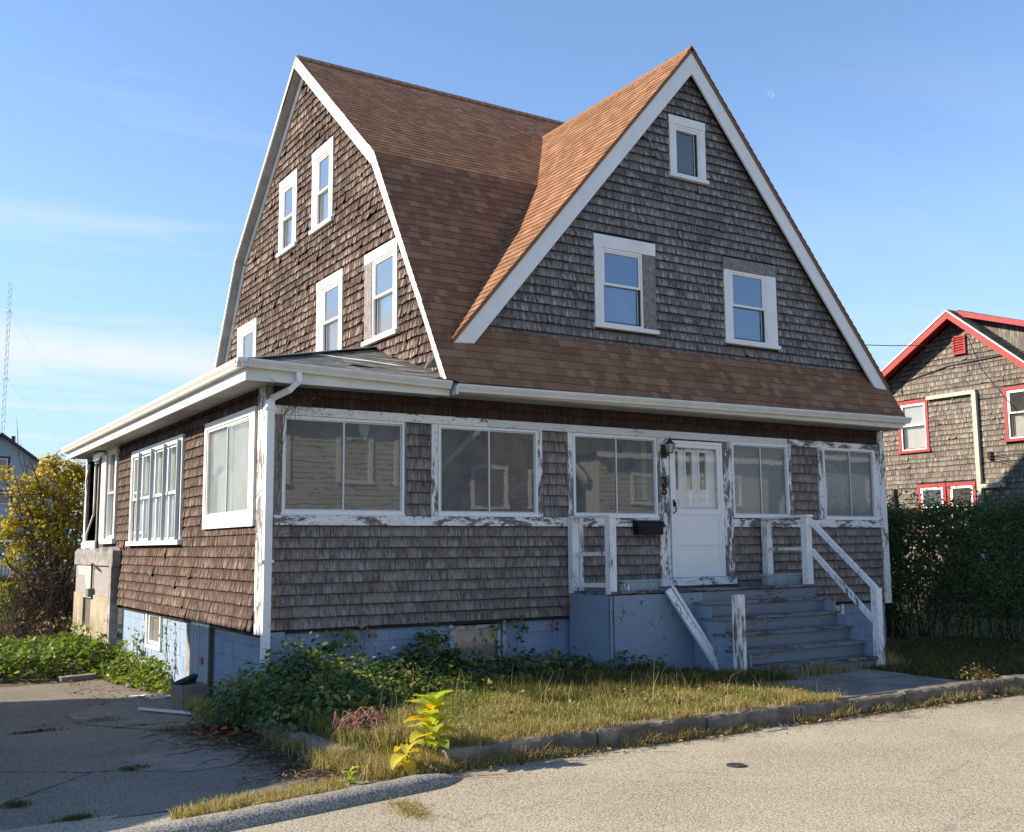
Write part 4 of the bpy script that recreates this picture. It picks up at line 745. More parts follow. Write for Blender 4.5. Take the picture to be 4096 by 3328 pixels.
for sgn in (-1, 1):
    mb = MB(); a = Vector((GXc+sgn*(GH+.02), 0, GZ-(GH+.02)*GS)); b = Vector((GXc, 0, GZ)); nn = Vector((sgn*GS, 0, 1)).normalized()
    Y0, Y1 = Vector((0, GYF-.02, 0)), Vector((0, 4.4, 0)); mb.hexa([a+Y0-nn*.05, b+Y0-nn*.05, b+Y1-nn*.05, a+Y1-nn*.05, a+Y0, b+Y0, b+Y1, a+Y1]); build(mb, 'gable_roof', 'roof_brown', H)
    mb = MB(); Y0, Y1 = Vector((0, GYF, 0)), Vector((0, GYF+.035, 0)); ft = Vector((GXc+sgn*(GH+.02), 0, GZ-(GH+.02)*GS)); wd = .235
    p = [a-nn*.052, b-Vector((0, 0, .052*k)), b-Vector((0, 0, (.052+wd)*k)), a-nn*(.052+wd)]
    low = ft.z-.02; t = (low-p[3].z)/(p[2].z-p[3].z); p[3] = p[3]+(p[2]-p[3])*t; p[0] = a-nn*.052
    mb.hexa([p[0]+Y0, p[1]+Y0, p[2]+Y0, p[3]+Y0, p[0]+Y1, p[1]+Y1, p[2]+Y1, p[3]+Y1]); build(mb, 'rake_board', 'fascia_gable', H)
    mb = MB(); Y0, Y1 = Vector((0, GYF+.036, 0)), Vector((0, gy, 0)); q = [a-nn*.055, b-Vector((0, 0, .055*k)), b-Vector((0, 0, .09*k)), a-nn*.09]; mb.hexa([v+Y0 for v in q]+[v+Y1 for v in q]); build(mb, 'rake_soffit', 'soffit', H)
FGL = slopeF((GXc-GH-.02, GYF-.02, GZ-(GH+.02)*GS), (0, 1, 0), (1, 0, GS)); FGR = slopeF((GXc+GH+.02, GYF-.02, GZ-(GH+.02)*GS), (0, 1, 0), (-1, 0, GS))
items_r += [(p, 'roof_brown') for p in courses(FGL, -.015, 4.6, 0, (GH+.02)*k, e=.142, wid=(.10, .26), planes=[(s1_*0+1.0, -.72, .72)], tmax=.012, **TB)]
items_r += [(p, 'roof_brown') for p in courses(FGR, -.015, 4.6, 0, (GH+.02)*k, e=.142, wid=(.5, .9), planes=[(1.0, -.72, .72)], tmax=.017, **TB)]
mb = MB()
for i in range(23):
    y = GYF-.02+i*.2
    for sg in (-1, 1): mb.hexa([(GXc, y, GZ+.012), (GXc, y+.25, GZ+.006), (GXc+sg*.11, y+.25, GZ-.12), (GXc+sg*.11, y, GZ-.115), (GXc, y, GZ+.036), (GXc, y+.25, GZ+.028), (GXc+sg*.11, y+.25, GZ-.105), (GXc+sg*.11, y, GZ-.098)])
build(mb, 'ridge_caps', 'roof_brown', H)
emit(items_w, None, H, 'shingle', 'shingles', 300); emit(items_r, None, H, 'roof_shingle', 'roof_shingles', 300)

# ------------------------------------------------------------------ front stoop, a thing of its own
ST = thing('front_stoop', 'blue grey wooden stoop with six worn steps leading up to the white storm door', 'stoop')
PX0, PX1, PZ = 4.42, 8.37, 1.0
deck = one('platform', 'old_wood', ST, ((PX0+.03, -.97, .90), (PX1-.03, -.052, .955)))
y = -1.02
for i in range(7):
    mb = MB(); x0, x1 = PX0-.015+rnd.uniform(-.01, .01), PX1+.01+rnd.uniform(-.01, .01); w = .135; z = PZ-.045+(.012 if i == 0 else 0)+rnd.uniform(-.003, .003)
    mb.box((x0, y, z), (x1, y+w-.006, z+.038)); build(mb, 'deck_board', 'blue_tread', deck); y += w+.001
def warped(name, m, x0, x1, y, z0, z1, lean=.0, parent=ST, t=.02, seg=10, side=False):
    V = []
    for i in range(seg+1):
        u = i/seg; b = .02*math.sin(u*math.pi)
        for (dy, z) in ((0, z0), (0, z1), (-t, z1), (-t, z0)):
            X, Y = (x0+(x1-x0)*u, y+dy-lean*(z-z0)*(u)-b)
            V.append((Y, X, z) if side else (X, Y, z))
    Fc = [(i*4+k, (i+1)*4+k, (i+1)*4+(k+1) % 4, i*4+(k+1) % 4) for i in range(seg) for k in range(4)]+[(0, 1, 2, 3), tuple(seg*4+k for k in (3, 2, 1, 0))]
    mb = MB(); mb.add(V, Fc); return build(mb, name, m, parent)
warped('skirt_panel', 'blue_board', -.05, -.955, 4.415, -.25, .955, 0, side=True)
warped('skirt_panel', 'blue_board', 4.40, 4.44, -.975, -.2, .95, 0)
warped('skirt_panel', 'blue_board', 4.455, 6.02, -.985, -.25, .952, .0)
one('skirt_back', 'dark_void', ST, ((4.5, -.93, -.3), (5.9, -.90, .9)))
SX0, SX1 = 5.86, 8.37
steps = [(-1.12, .82), (-1.36, .62), (-1.60, .42), (-1.85, .22), (-2.10, .02)]
py, pz = -.99, .955
one('riser', 'blue_riser', ST, ((SX0-.3, -1.005, .82), (SX1-.02, -.98, .957)))
for i, (yy, z) in enumerate(steps):
    j = rnd.uniform(-.006, .006); mb = MB(); mb.hexa([(SX0-.02, yy-.05, z-.038+j), (SX1+.02, yy-.05+j, z-.038), (SX1+.02, py-.006, z-.038), (SX0-.02, py-.006, z-.038+j), (SX0-.02, yy-.05, z+j), (SX1+.02, yy-.05+j, z), (SX1+.02, py-.006, z), (SX0-.02, py-.006, z+j)])
    # split tread into two boards
    build(mb, 'tread', 'blue_tread', ST); zl = steps[i+1][1] if i < 4 else -.22
    one('riser', 'blue_riser', ST, ((SX0, yy-.01, zl+.001), (SX1, yy+.012, z-.040))); py = yy-.012
for xx in (SX0-.015, SX1-.03):
    mb = MB(); pl_ = [(-.95, .80), (-.95, -.25), (-2.08, -.25), (-2.08, -.04)]
    for k in range(len(steps)-1, 0, -1): pl_ += [(steps[k][0]+.015, steps[k][1]-.05), (steps[k][0]+.015, steps[k-1][1]-.05)] if k > 0 else []
    pl_ += [(steps[0][0]+.015, .78)]
    mb.add([(xx, p, q) for p, q in pl_]+[(xx+.03, p, q) for p, q in pl_], [tuple(range(len(pl_))), tuple(range(2*len(pl_)-1, len(pl_)-1, -1))]+[(i, i+len(pl_), (i+1) % len(pl_)+len(pl_), (i+1) % len(pl_)) for i in range(len(pl_))]); build(mb, 'stringer', 'blue_board', ST)
def post(name, m, x, y, z0, z1, w=.09, lean=(0, 0), parent=ST):
    mb = MB(); n = 7; V = []
    for i in range(n+1):
        t = i/n; z = z0+(z1-z0)*t
        for (a, b) in ((-1, -1), (1, -1), (1, 1), (-1, 1)): V.append((x+a*w/2+lean[0]*t+.003*hn(z*9, a, 1, x), y+b*w/2+lean[1]*t+.003*hn(z*9, b, 1, y), z+(.006*hn(a*3, b*3, 1, x) if i == n else 0)))
    mb.add(V, [(i*4+k, i*4+(k+1) % 4, (i+1)*4+(k+1) % 4, (i+1)*4+k) for i in range(n) for k in range(4)]+[(3, 2, 1, 0), tuple(n*4+k for k in range(4))]); return build(mb, name, m, parent)
post('post', 'paint_post', 4.455, -.09, .96, 2.01, .11); post('post', 'paint_post', 4.59, -.06, .96, 2.01, .07)
post('post', 'paint_post', 4.455, -.955, .97, 1.99, .11); post('post', 'paint_post', 8.27, -.09, .96, 2.0, .12); post('post', 'paint_post', 8.25, -.94, .97, 2.03, .115)
post('newel_post', 'paint_post', 8.33, -2.13, -.2, .98, .11); post('newel_post', 'paint_post', 5.70, -2.05, -.25, .965, .12, (-.01, -.01))
def rail(a, b, w, h, m='paint_rail', name='rail'):
    mb = MB(); a, b = Vector(a), Vector(b); n = 6
    for i in range(n):
        pass
    mb.beam(a, b, w, h); return build(mb, name, m, ST)
rail((4.47, -.04, 2.03), (4.47, -1.02, 2.01), .13, .035); rail((4.47, -.12, 1.50), (4.455, -.90, 1.51), .05, .055); rail((4.48, -.10, 1.07), (4.46, -.90, 1.09), .04, .06)
rail((8.27, -.04, 2.03), (8.25, -1.03, 2.05), .14, .035); rail((8.28, -.10, 1.545), (8.26, -.88, 1.545), .04, .05)
rail((8.30, -.97, 1.985), (8.36, -2.12, .96), .045, .078); rail((8.31, -.98, 1.52), (8.36, -2.10, .46), .045, .078)
FRl = thing('fallen_handrail', 'pair of fallen white handrail boards leaning on the left end of the steps', 'handrail')
mb = MB(); mb.beam((5.31, -1.10, 1.01), (5.92, -1.50, -.16), .10, .04, up=(0, -1, .2)); build(mb, 'board', 'paint_rail', FRl)
mb = MB(); mb.beam((5.42, -1.06, 1.07), (6.04, -1.46, -.16), .09, .04, up=(1, -.6, .2)); build(mb, 'board', 'paint_rail', FRl)
# ---- things on and beside the stoop
def planter(label, cx, cy, cz, L_, W2, hgt, body, inner, rot):
    T = thing('planter', label, 'planter', 'long window box planters on the stoop', (cx, cy, cz)); T.rotation_euler.z = rot
    def ringv(l, w, z, n=24):
        out = []
        for k in range(n):
            a = 2*math.pi*k/n; c, s_ = math.cos(a), math.sin(a); out.append((math.copysign(abs(c)**.35, c)*l/2, math.copysign(abs(s_)**.35, s_)*w/2, z))
        return out
    rings = [ringv(L_*.84, W2*.72, 0), ringv(L_*.93, W2*.90, hgt*.80), ringv(L_*.95, W2*.92, hgt*.82), ringv(L_, W2, hgt*.86), ringv(L_, W2, hgt), ringv(L_*.955, W2*.88, hgt), ringv(L_*.92, W2*.82, hgt*.74)]
    V = [p for r in rings for p in r]; Fc = [(i*24+k, i*24+(k+1) % 24, (i+1)*24+(k+1) % 24, (i+1)*24+k) for i in range(6) for k in range(24)]+[tuple(range(24))[::-1]]
    mb = MB(); mb.add(V, Fc, None, 0); build(mb, 'tub', body, T)
    mb = MB(); so_ = ringv(L_*.915, W2*.81, hgt*.73); V = so_+[(0, 0, hgt*.76)]; mb.add([(a, b, c+.008*hn(a*30, b*30, 1)) for a, b, c in V], [(k, (k+1) % 24, 24) for k in range(24)]); build(mb, 'soil', 'soil', T)
    mb = MB()
    for k in range(9):
        p = Vector((rnd.uniform(-.4, .4)*L_, rnd.uniform(-.25, .25)*W2, hgt*.74)); mb.tube([p, p+Vector((rnd.uniform(-.06, .06), rnd.uniform(-.03, .03), rnd.uniform(.02, .05))), p+Vector((rnd.uniform(-.14, .14), rnd.uniform(-.05, .05), rnd.uniform(.02, .07)))], .0025, 4)
    build(mb, 'dead_stem', 'dry_twig', T); return T
planter('pale grey planter with dead stems at the left end of the stoop', 5.02, -.82, .995, .72, .24, .15, 'planter_grey', 'soil', .04)
planter('grey green planter at the right end of the stoop beside the tall railing post', 8.0, -.62, .995, .76, .24, .17, 'planter_grey', 'planter_green', -.06)
blk = thing('wood_block', 'small peeling white wood block lying left of the grey planter on the stoop', 'block'); one('block_body', 'paint_peel_v', blk, ((4.60, -.93, .995), (4.78, -.80, 1.10)))
mt = MB(); N_ = 20; V = [(5.95+.95*i/N_, -.90+.28*j, .998+.012*abs(hn(i*.4, j*3, 1))+(.03 if i > 17 else 0)*(i-17)/3) for j in range(3) for i in range(N_+1)]; k = len(V)
mt.add(V+[(a, b, c-.006) for a, b, c in V], [(j*(N_+1)+i, j*(N_+1)+i+1, (j+1)*(N_+1)+i+1, (j+1)*(N_+1)+i) for j in range(2) for i in range(N_)]+[(k+j*(N_+1)+i, k+(j+1)*(N_+1)+i, k+(j+1)*(N_+1)+i+1, k+j*(N_+1)+i+1) for j in range(2) for i in range(N_)])
tag(build(mt, 'doormat', 'rubber_mat'), 'curled black doormat lying in front of the white storm door', 'doormat')
# mailbox
mb_ = thing('mailbox', 'black plastic mailbox hung on the wall left of the front door', 'mailbox')
mb = MB(); mb.prism([(5.60, 1.775), (6.055, 1.775), (6.07, 1.90), (5.59, 1.90)], .035, .15, FR); mb.prism([(5.66, 1.785), (6.05, 1.785), (6.05, 1.90), (5.66, 1.90)], .151, .158, FR); build(mb, 'box', 'black_plastic', mb_)
V = []
for (u) in (5.575, 6.085):
    for (d, w) in ((.033, 1.985), (.06, 1.99), (.12, 1.975), (.17, 1.93), (.172, 1.885), (.16, 1.885), (.035, 1.90)): V.append(FR(u, d, w))
mb = MB(); mb.add(V, [tuple(range(7)), tuple(range(13, 6, -1))]+[(i, i+7, (i+1) % 7+7, (i+1) % 7) for i in range(7)]); build(mb, 'lid', 'black_plastic', mb_)
# lantern
ln = thing('wall_lantern', 'old grey metal carriage lantern on the white board left of the door', 'lantern')
one('back_plate', 'dark_metal', ln, ((6.17, -.04, 2.94), (6.27, -.016, 3.14)))
mb = MB(); mb.tube([FR(6.22, .03, 3.20), FR(6.20, .10, 3.23), FR(6.23, .13, 3.20)], .008, 5); mb.tube([FR(6.22, .03, 3.0), FR(6.22, .12, 2.995)], .03, 6); build(mb, 'arm', 'dark_metal', ln)
def frust(mb, cx, cy, z0, r0, z1, r1, n=6, mi=0): mb.add([(cx+r0*math.cos(2*math.pi*(k+.5)/n), cy+r0*math.sin(2*math.pi*(k+.5)/n), z0) for k in range(n)]+[(cx+r1*math.cos(2*math.pi*(k+.5)/n), cy+r1*math.sin(2*math.pi*(k+.5)/n), z1) for k in range(n)], [tuple(range(n))[::-1], tuple(range(n, 2*n))]+[(k, (k+1) % n, (k+1) % n+n, k+n) for k in range(n)], None, mi)
lx, ly_ = 6.25, -.135
mb = MB(); frust(mb, lx, ly_, 3.145, .085, 3.185, .05); frust(mb, lx, ly_, 3.186, .045, 3.20, .03); frust(mb, lx, ly_, 3.201, .035, 3.235, .02); frust(mb, lx, ly_, 3.236, .008, 3.27, .004); build(mb, 'cap', 'dark_metal', ln)
mb = MB(); frust(mb, lx, ly_, 3.02, .046, 3.144, .076); gl_ = build(mb, 'lamp_glass', 'lamp_glass', ln)
mb = MB(); frust(mb, lx, ly_, 3.005, .05, 3.019, .05)
for k in range(6): a = 2*math.pi*(k+.5)/6; mb.tube([(lx+.049*math.cos(a), ly_+.049*math.sin(a), 3.02), (lx+.08*math.cos(a), ly_+.08*math.sin(a), 3.145)], .005, 4)
build(mb, 'cage', 'dark_metal', ln)
# cinder block, fallen pipe, scraps on the driveway
cb = thing('cinder_block', 'grey brown chimney block standing by the blue plank cellar door', 'cinder block', None, (-.30, 2.05, -.455)); cb.rotation_euler.z = .30
mb = MB(); w = .19
mb.box((-.20, -.14, 0), (.0, -.10, .30)); mb.box((.003, -.14, 0), (.20, -.10, .29)); mb.box((-.20, .10, 0), (.20, .14, .30)); mb.box((-.20, -.099, 0), (-.16, .099, .30)); mb.box((.16, -.099, 0), (.20, .099, .29)); build(mb, 'block_shell', 'cinder', cb)
mb = MB(); mb.hexa([(-.19, -.02, .305), (.12, .05, .31), (.10, .13, .31), (-.2, .12, .305), (-.10, -.0, .33), (.16, .06, .40), (.14, .14, .41), (-.12, .13, .34)]); build(mb, 'slate_scrap', 'tarpaper', cb)
mb = MB(); a, b = Vector((-.93, 2.05, drive_z(-.93, 2.05)+.03)), Vector((-.52, 1.02, drive_z(-.52, 1.02)+.035)); d = (b-a).normalized(); sid = d.cross(Vector((0, 0, 1)))
mb.beam(a, b, .055, .008); mb.beam(a+sid*.027+Vector((0, 0, .012)), b+sid*.027+Vector((0, 0, .012)), .005, .03); mb.beam(a-sid*.027+Vector((0, 0, .008)), b-sid*.027+Vector((0, 0, .008)), .005, .02)
tag(build(mb, 'metal_channel', 'white_vinyl'), 'thin white metal channel lying on the driveway before the cellar door', 'metal strip')
def scrap(name, m, x, y, z, w, l, h, r, label, cat):
    mb = MB(); c, s_ = math.cos(r), math.sin(r); n = 7; P = [(w*math.cos(2*math.pi*k/n)*(.7+.5*rnd.random()), l*math.sin(2*math.pi*k/n)*(.7+.5*rnd.random())) for k in range(n)]
    P = [(x+a*c-b*s_, y+a*s_+b*c) for a, b in P]; mb.add([(a, b, z) for a, b in P]+[(a, b, z+h*(.4+rnd.random())) for a, b in P], [tuple(range(n))[::-1], tuple(range(n, 2*n))]+[(k, (k+1) % n, (k+1) % n+n, k+n) for k in range(n)]); return tag(build(mb, name, m), label, cat)
scrap('paper_scrap', 'paper_white', -.62, 3.75, -.50, .17, .10, .02, .3, 'crumpled white paper scrap at the foot of the sunlit ground vines', 'litter')
scrap('slate_scrap', 'curtain_grey', -.42, 3.30, -.50, .16, .14, .05, .8, 'grey broken slab between the paper scrap and the cinder block', 'rubble')
mb = MB(); mb.beam((-1.15, 7.05, -.545), (.0, 7.25, -.53), .22, .09); tag(build(mb, 'concrete_slab', 'concrete'), 'long mossy concrete slab at the far edge of the driveway', 'slab')
# covers in the road
def disc(name, x, y, r, m, label):
    mb = MB(); n = 24; mb.add([(x+r*math.cos(2*math.pi*k/n), y+r*math.sin(2*math.pi*k/n), -.31) for k in range(n)]+[(x+r*math.cos(2*math.pi*k/n), y+r*math.sin(2*math.pi*k/n), -.288) for k in range(n)]+[(x+r*.85*math.cos(2*math.pi*k/n), y+r*.85*math.sin(2*math.pi*k/n), -.291) for k in range(n)], [(k, (k+1) % n, (k+1) % n+n, k+n) for k in range(n)]+[(k+n, (k+1) % n+n, (k+1) % n+2*n, k+2*n) for k in range(n)]+[tuple(range(2*n, 3*n))]); return tag(build(mb, name, m), label, 'cover')
disc('valve_cover', 2.47, -5.30, .085, 'dark_metal', 'small dark round valve cover in the sunlit road'); disc('manhole_cover', 7.35, -5.35, .34, 'dark_metal', 'large dark manhole cover at the right edge of the road')
mb = MB(); mb.box((3.9, -4.27, -.296), (4.2, -4.12, -.287)); tag(build(mb, 'metal_plate', 'aluminium'), 'flat grey metal plate lying in the road against the kerb', 'plate')

# ------------------------------------------------------------------ neighbouring house with red trim
NX = 20.0; N2 = thing('red_trimmed_house', 'weathered shingle house with bright red trim behind the hedge', 'house')
NL = frame((NX, 0, 0), (0, 1, 0), (-1, 0, 0)); NLS = frame((NX+.0, 0, 0), (0, 1, 0), (-1, 0, 0))
npk, npz, sL, sR = 4.27, 7.50, .606, .83
def ntop(y): return npz-(y-npk)*sL if y > npk else npz-(npk-y)*sR
ny0, ny1 = -.6, 7.6
mb = MB(); wall_poly(mb, NL, ny0, ny1, -.3, npz, [(-sR, 1, npz-sR*npk), (sL, 1, npz+sL*npk)], [(5.47, 6.13, 4.18, 5.33), (2.05, 2.97, 4.23, 5.32), (4.2, 4.73, 2.03, 3.03), (5.07, 5.63, 2.03, 3.03)], -.2, -.01); build(mb, 'wall', 'tarpaper', N2)
mb = MB(); mb.box((NX+.2, ny0, -.3), (NX+11, ny0+.2, 3.6)); mb.box((NX+.2, ny1-.2, -.3), (NX+11, ny1, 5.4)); mb.box((NX+10.8, ny0+.2, -.3), (NX+11, ny1-.2, 5.2)); build(mb, 'wall', 'shingle_neighbour', N2)
nwin = [(5.32, 6.28, 4.06, 5.47), (1.55, 3.12, 4.10, 5.46), (4.05, 5.77, 1.9, 3.17), (4.08, 4.41, 6.53, 6.98)]
it = [(p, 'shingle_neighbour') for p in courses(NLS, ny0, ny1, .4, 7.4, e=.135, wid=(.09, .22), holes=nwin, planes=[(-sR, 1, npz-sR*npk-.02), (sL, 1, npz+sL*npk-.02)], messy=.9, tmax=.016, warp=.06)]
emit(it, None, N2, 'shingle', 'shingles', 300)
def redwin(u0, u1, w0, w1, wm, low=None):
    return hung(NL, N2, u0, u1, w0, w1, wm, casing=(.085, .085, .09, .07), trim='red_trim', glassm='glass_plain', lower=low, depth=.4)
redwin(5.32, 6.28, 4.05, 5.48, 4.78, 'curtain_white'); redwin(1.90, 3.12, 4.10, 5.47, 4.80, 'curtain_white'); redwin(4.05, 4.88, 1.9, 3.18, 2.55, 'curtain_white'); redwin(4.92, 5.78, 1.9, 3.18, 2.55, 'curtain_white')
drape(NL, 'shade', 'curtain_white', N2, 5.47, 6.14, 4.8, 5.34, -.06, 2, .002)
mb = MB()
mb.box((4.08, .0, 6.53), (4.41, .03, 6.98), 0, NL); lv = build(mb, 'gable_vent', 'red_trim', N2)
mb = MB(); ring(mb, NL, 4.06, 4.43, 6.51, 7.0, .04, .031, .07); build(mb, 'vent_frame', 'red_trim', lv)
for i in range(6):
    w = 6.56+i*.068; mb = MB(); mb.hexa([NL(4.10, .031, w+.03), NL(4.39, .031, w+.03), NL(4.39, .062, w), NL(4.10, .062, w), NL(4.10, .031, w+.045), NL(4.39, .031, w+.045), NL(4.39, .062, w+.012), NL(4.10, .062, w+.012)]); build(mb, 'louvre', 'red_trim', lv)
mb = MB(); ov = .45
def nslab(mb, ya, yb, x0, x1, dz0, dz1):
    mb.hexa([(x0, ya, ntop(ya)+dz0), (x1, ya, ntop(ya)+dz0), (x1, yb, ntop(yb)+dz0), (x0, yb, ntop(yb)+dz0), (x0, ya, ntop(ya)+dz1), (x1, ya, ntop(ya)+dz1), (x1, yb, ntop(yb)+dz1), (x0, yb, ntop(yb)+dz1)])
nslab(mb, ny0-.5, npk, NX-ov, NX+11.4, .10, .16); nslab(mb, npk, ny1+.5, NX-ov, NX+11.4, .10, .16); build(mb, 'roof', 'roof_green', N2)
mb = MB(); nslab(mb, ny0-.4, npk, NX-ov+.05, NX-.01, .04, .09); nslab(mb, npk, ny1+.4, NX-ov+.05, NX-.01, .04, .09); build(mb, 'rake_soffit', 'red_soffit', N2)
mb = MB(); nslab(mb, ny0-.5, npk, NX-ov-.01, NX-ov+.04, -.08, .11); nslab(mb, npk, ny1+.5, NX-ov-.01, NX-ov+.04, -.08, .11); build(mb, 'rake_board', 'red_trim', N2)
mb = MB(); nslab(mb, ny0-.5, npk, NX-ov-.03, NX-ov-.001, .112, .15); nslab(mb, npk, ny1+.5, NX-ov-.03, NX-ov-.001, .112, .15); build(mb, 'rake_edge', 'white_trim', N2)
q0 = Vector((NX-ov, ny0-.5, ntop(ny0-.5)+.16)); Fn = slopeF(q0, (1, 0, 0), (0, 1, sR)); it = [(p, 'roof_green') for p in courses(Fn, 0, 11.8, 0, (npk-ny0+.5)*math.hypot(1, sR), e=.14, wid=(.15, .34), tmax=.012, **TB)]
emit(it, None, N2, 'roof_shingle', 'roof_shingles', 300)
mb = MB(); mb.hexa([(19.9, 1.4, 6.62), (26, 1.4, 6.62), (26, 4.2, 7.50), (19.9, 4.2, 7.60), (19.9, 1.4, 6.70), (26, 1.4, 6.70), (26, 4.2, 7.58), (19.9, 4.2, 7.68)]); dm = build(mb, 'dormer_roof', 'roof_green', N2)
mb = MB(); mb.beam((19.87, 1.38, 6.62), (19.87, 4.2, 7.58), .03, .13); mb.beam((19.86, 1.36, 6.63), (26, 1.36, 6.63), .03, .13); build(mb, 'dormer_trim', 'red_trim', dm)
mb = MB(); mb.add([(20.2, 1.75, 5.55), (20.2, 4.2, 7.5), (20.2, 1.75, 6.75), (25.8, 1.75, 5.55), (25.8, 1.75, 6.75), (25.8, 4.2, 7.5)], [(0, 1, 2), (0, 2, 4, 3), (3, 4, 5)]); build(mb, 'dormer_wall', 'shingle_neighbour', dm)
mb = MB(); mb.box((3.85, .02, 5.42), (5.30, .11, 5.52), 0, NL); mb.box((3.83, .02, .3), (3.95, .115, 5.47), 0, NL); mb.box((3.20, .03, 2.99), (3.83, .11, 3.09), 0, NL); build(mb, 'drain_pipe', 'drain_green', N2); mb = MB(); mb.tube([NL(6.52, .08, .3), NL(6.50, .08, 3.1)], .05, 8); build(mb, 'drain_pipe', 'dark_metal', N2)
mb = MB(); mb.tube([NL(6.1, .03, 5.7), NL(6.1, .03, 6.0), NL(4.6, .04, 6.25), NL(2.5, .04, 6.3), NL(1.6, .04, 6.28)], .014, 4); build(mb, 'wall_cable', 'cable_black', N2)
mb = MB(); mb.box((3.52, .02, 3.7), (3.62, .10, 3.9), 0, NL)
for k in range(3): mb.tube([NL(3.6, .1, 3.72+.07*k), NL(2.6, .6, 3.68+.06*k), NL(1.0, 1.8, 3.45+.1*k)], .007, 4)
build(mb, 'cable_bracket', 'cable_black', N2)
mb = MB(); P = [Vector((11.6, 2.6, 6.05)), Vector((40, -6.0, 13.0))]
pts = [P[0].lerp(P[1], i/24)-Vector((0, 0, 1.6*math.sin(math.pi*i/24))) for i in range(25)]
mb.tube([(11.45, 4.2, 6.2)]+[Vector((11.45+ (19-11.45)*t, 4.2+(5.6-4.2)*t*0, 6.2+.45*t*t+.0)) for t in (0.25, .5, .75, 1.0)]+[(24, 3.2, 8.0), (32, 1.0, 9.6)], .012, 4); tag(build(mb, 'overhead_cable', 'cable_black'), 'thin black overhead cable running past the red gable', 'cable')

# ------------------------------------------------------------------ grey clapboard house and radio mast far behind
GHs = thing('grey_house', 'grey clapboard house with a steep gable behind the yellow tree', 'house'); GY = 50.0
GF = frame((0, GY, 0), (1, 0, 0), (0, -1, 0)); gx0, gx1, gz0 = -1.6, 5.6, -.4; gp = (2.0, 7.85); gs = .73; gt = lambda x: gp[1]-abs(x-gp[0])*gs
mb = MB(); mb.prism([(gx0, gz0), (gx1, gz0), (gx1, gt(gx1)), gp, (gx0, gt(gx0))], -9, -.03, GF); build(mb, 'wall', 'clapboard_grey', GHs)
gh = [(1.55, 2.5, 5.55, 6.72), (1.55, 2.72, 3.4, 4.9), (-1.0, -.2, 3.5, 4.8)]
z = gz0
while z < 7.7:
    for (a, b) in ([(gx0, gx1)] if not any(h[2] < z+.08 < h[3] for h in gh) else None) or (lambda hs: [(p, q) for p, q in zip([gx0]+[h[1] for h in hs], [h[0] for h in hs]+[gx1])])(sorted([h for h in gh if h[2] < z+.08 < h[3]])):
        poly = [(a, z), (b, z), (b, z+.165), (a, z+.165)]
        for pl_ in ((-gs, 1, gp[1]-gs*gp[0]-.02), (gs, 1, gp[1]+gs*gp[0]-.02)):
            poly = clip(poly, *pl_)
            if len(poly) < 3: break
        if len(poly) < 3: continue
        mb = MB(); k = len(poly); mb.add([GF(u, .03-.02*(w-z)/.165, w) for u, w in poly]+[GF(u, -.02, w) for u, w in poly], [tuple(range(k))]+[(i, i+k, (i+1) % k+k, (i+1) % k) for i in range(k)]); build(mb, 'clapboard', 'clapboard_grey', GHs)
    z += .16
for (a, b, c, d) in gh: hung(GF, GHs, a, b, c, d, (c+d)/2, casing=(.10, .10, .10, .08), trim='navy_trim', glassm='glass_plain', depth=.3, vis=.06)
mb = MB()
for sg in (-1, 1):
    e = gp[0]+sg*4.0; mb.hexa([(e, GY-.4, gt(e)), (gp[0], GY-.4, gp[1]), (gp[0], GY+9.3, gp[1]), (e, GY+9.3, gt(e)), (e, GY-.4, gt(e)+.14), (gp[0], GY-.4, gp[1]+.14), (gp[0], GY+9.3, gp[1]+.14), (e, GY+9.3, gt(e)+.14)])
build(mb, 'roof', 'roof_dark', GHs); mb = MB(); mb.tube([(2.72, GY+1, 7.2), (2.72, GY+1, 7.95)], .11, 8); build(mb, 'flue', 'dark_metal', GHs)
mb = MB(); mb.box((gx0, -.0, 2.22), (3.3, 1.2, 2.55), 0, GF); build(mb, 'porch_roof', 'navy_trim', GHs); mb = MB(); mb.box((gx0, 1.1, 2.10), (3.3, 1.25, 2.22), 0, GF); build(mb, 'porch_trim', 'white_trim', GHs)
mb = MB(); mb.box((3.05, 1.05, -.4), (3.2, 1.2, 2.1), 0, GF); build(mb, 'porch_post', 'white_trim', GHs)
pf = thing('picket_fence', 'white picket railing in front of the grey clapboard house', 'fence')
for i in range(44): one('picket', 'picket_white', pf, ((-3.0+i*.16, 44.0, -.3), (-2.93+i*.16, 44.03, 1.1)))
for z in (-.1, .95): one('fence_rail', 'picket_white', pf, ((-3.0, 44.035, z), (4.0, 44.07, z+.08)))
of = thing('board_fence', 'old brown board fence with gaps behind the bare brush', 'fence')
for i in range(34):
    if rnd.random() < .12: continue
    one('fence_board', 'old_wood', of, ((-5.0+i*.2, 30+rnd.uniform(-.02, .02), -.4), (-4.83+i*.2, 30.03, .75+rnd.uniform(-.15, .2))))
for z in (0.0, .5): one('fence_rail', 'old_wood', of, ((-5.0, 30.06, z), (1.8, 30.10, z+.1)))
TW = thing('radio_mast', 'slender lattice radio mast with guy wires in the distance', 'mast', None, (20.75, 238.0, -1)); 
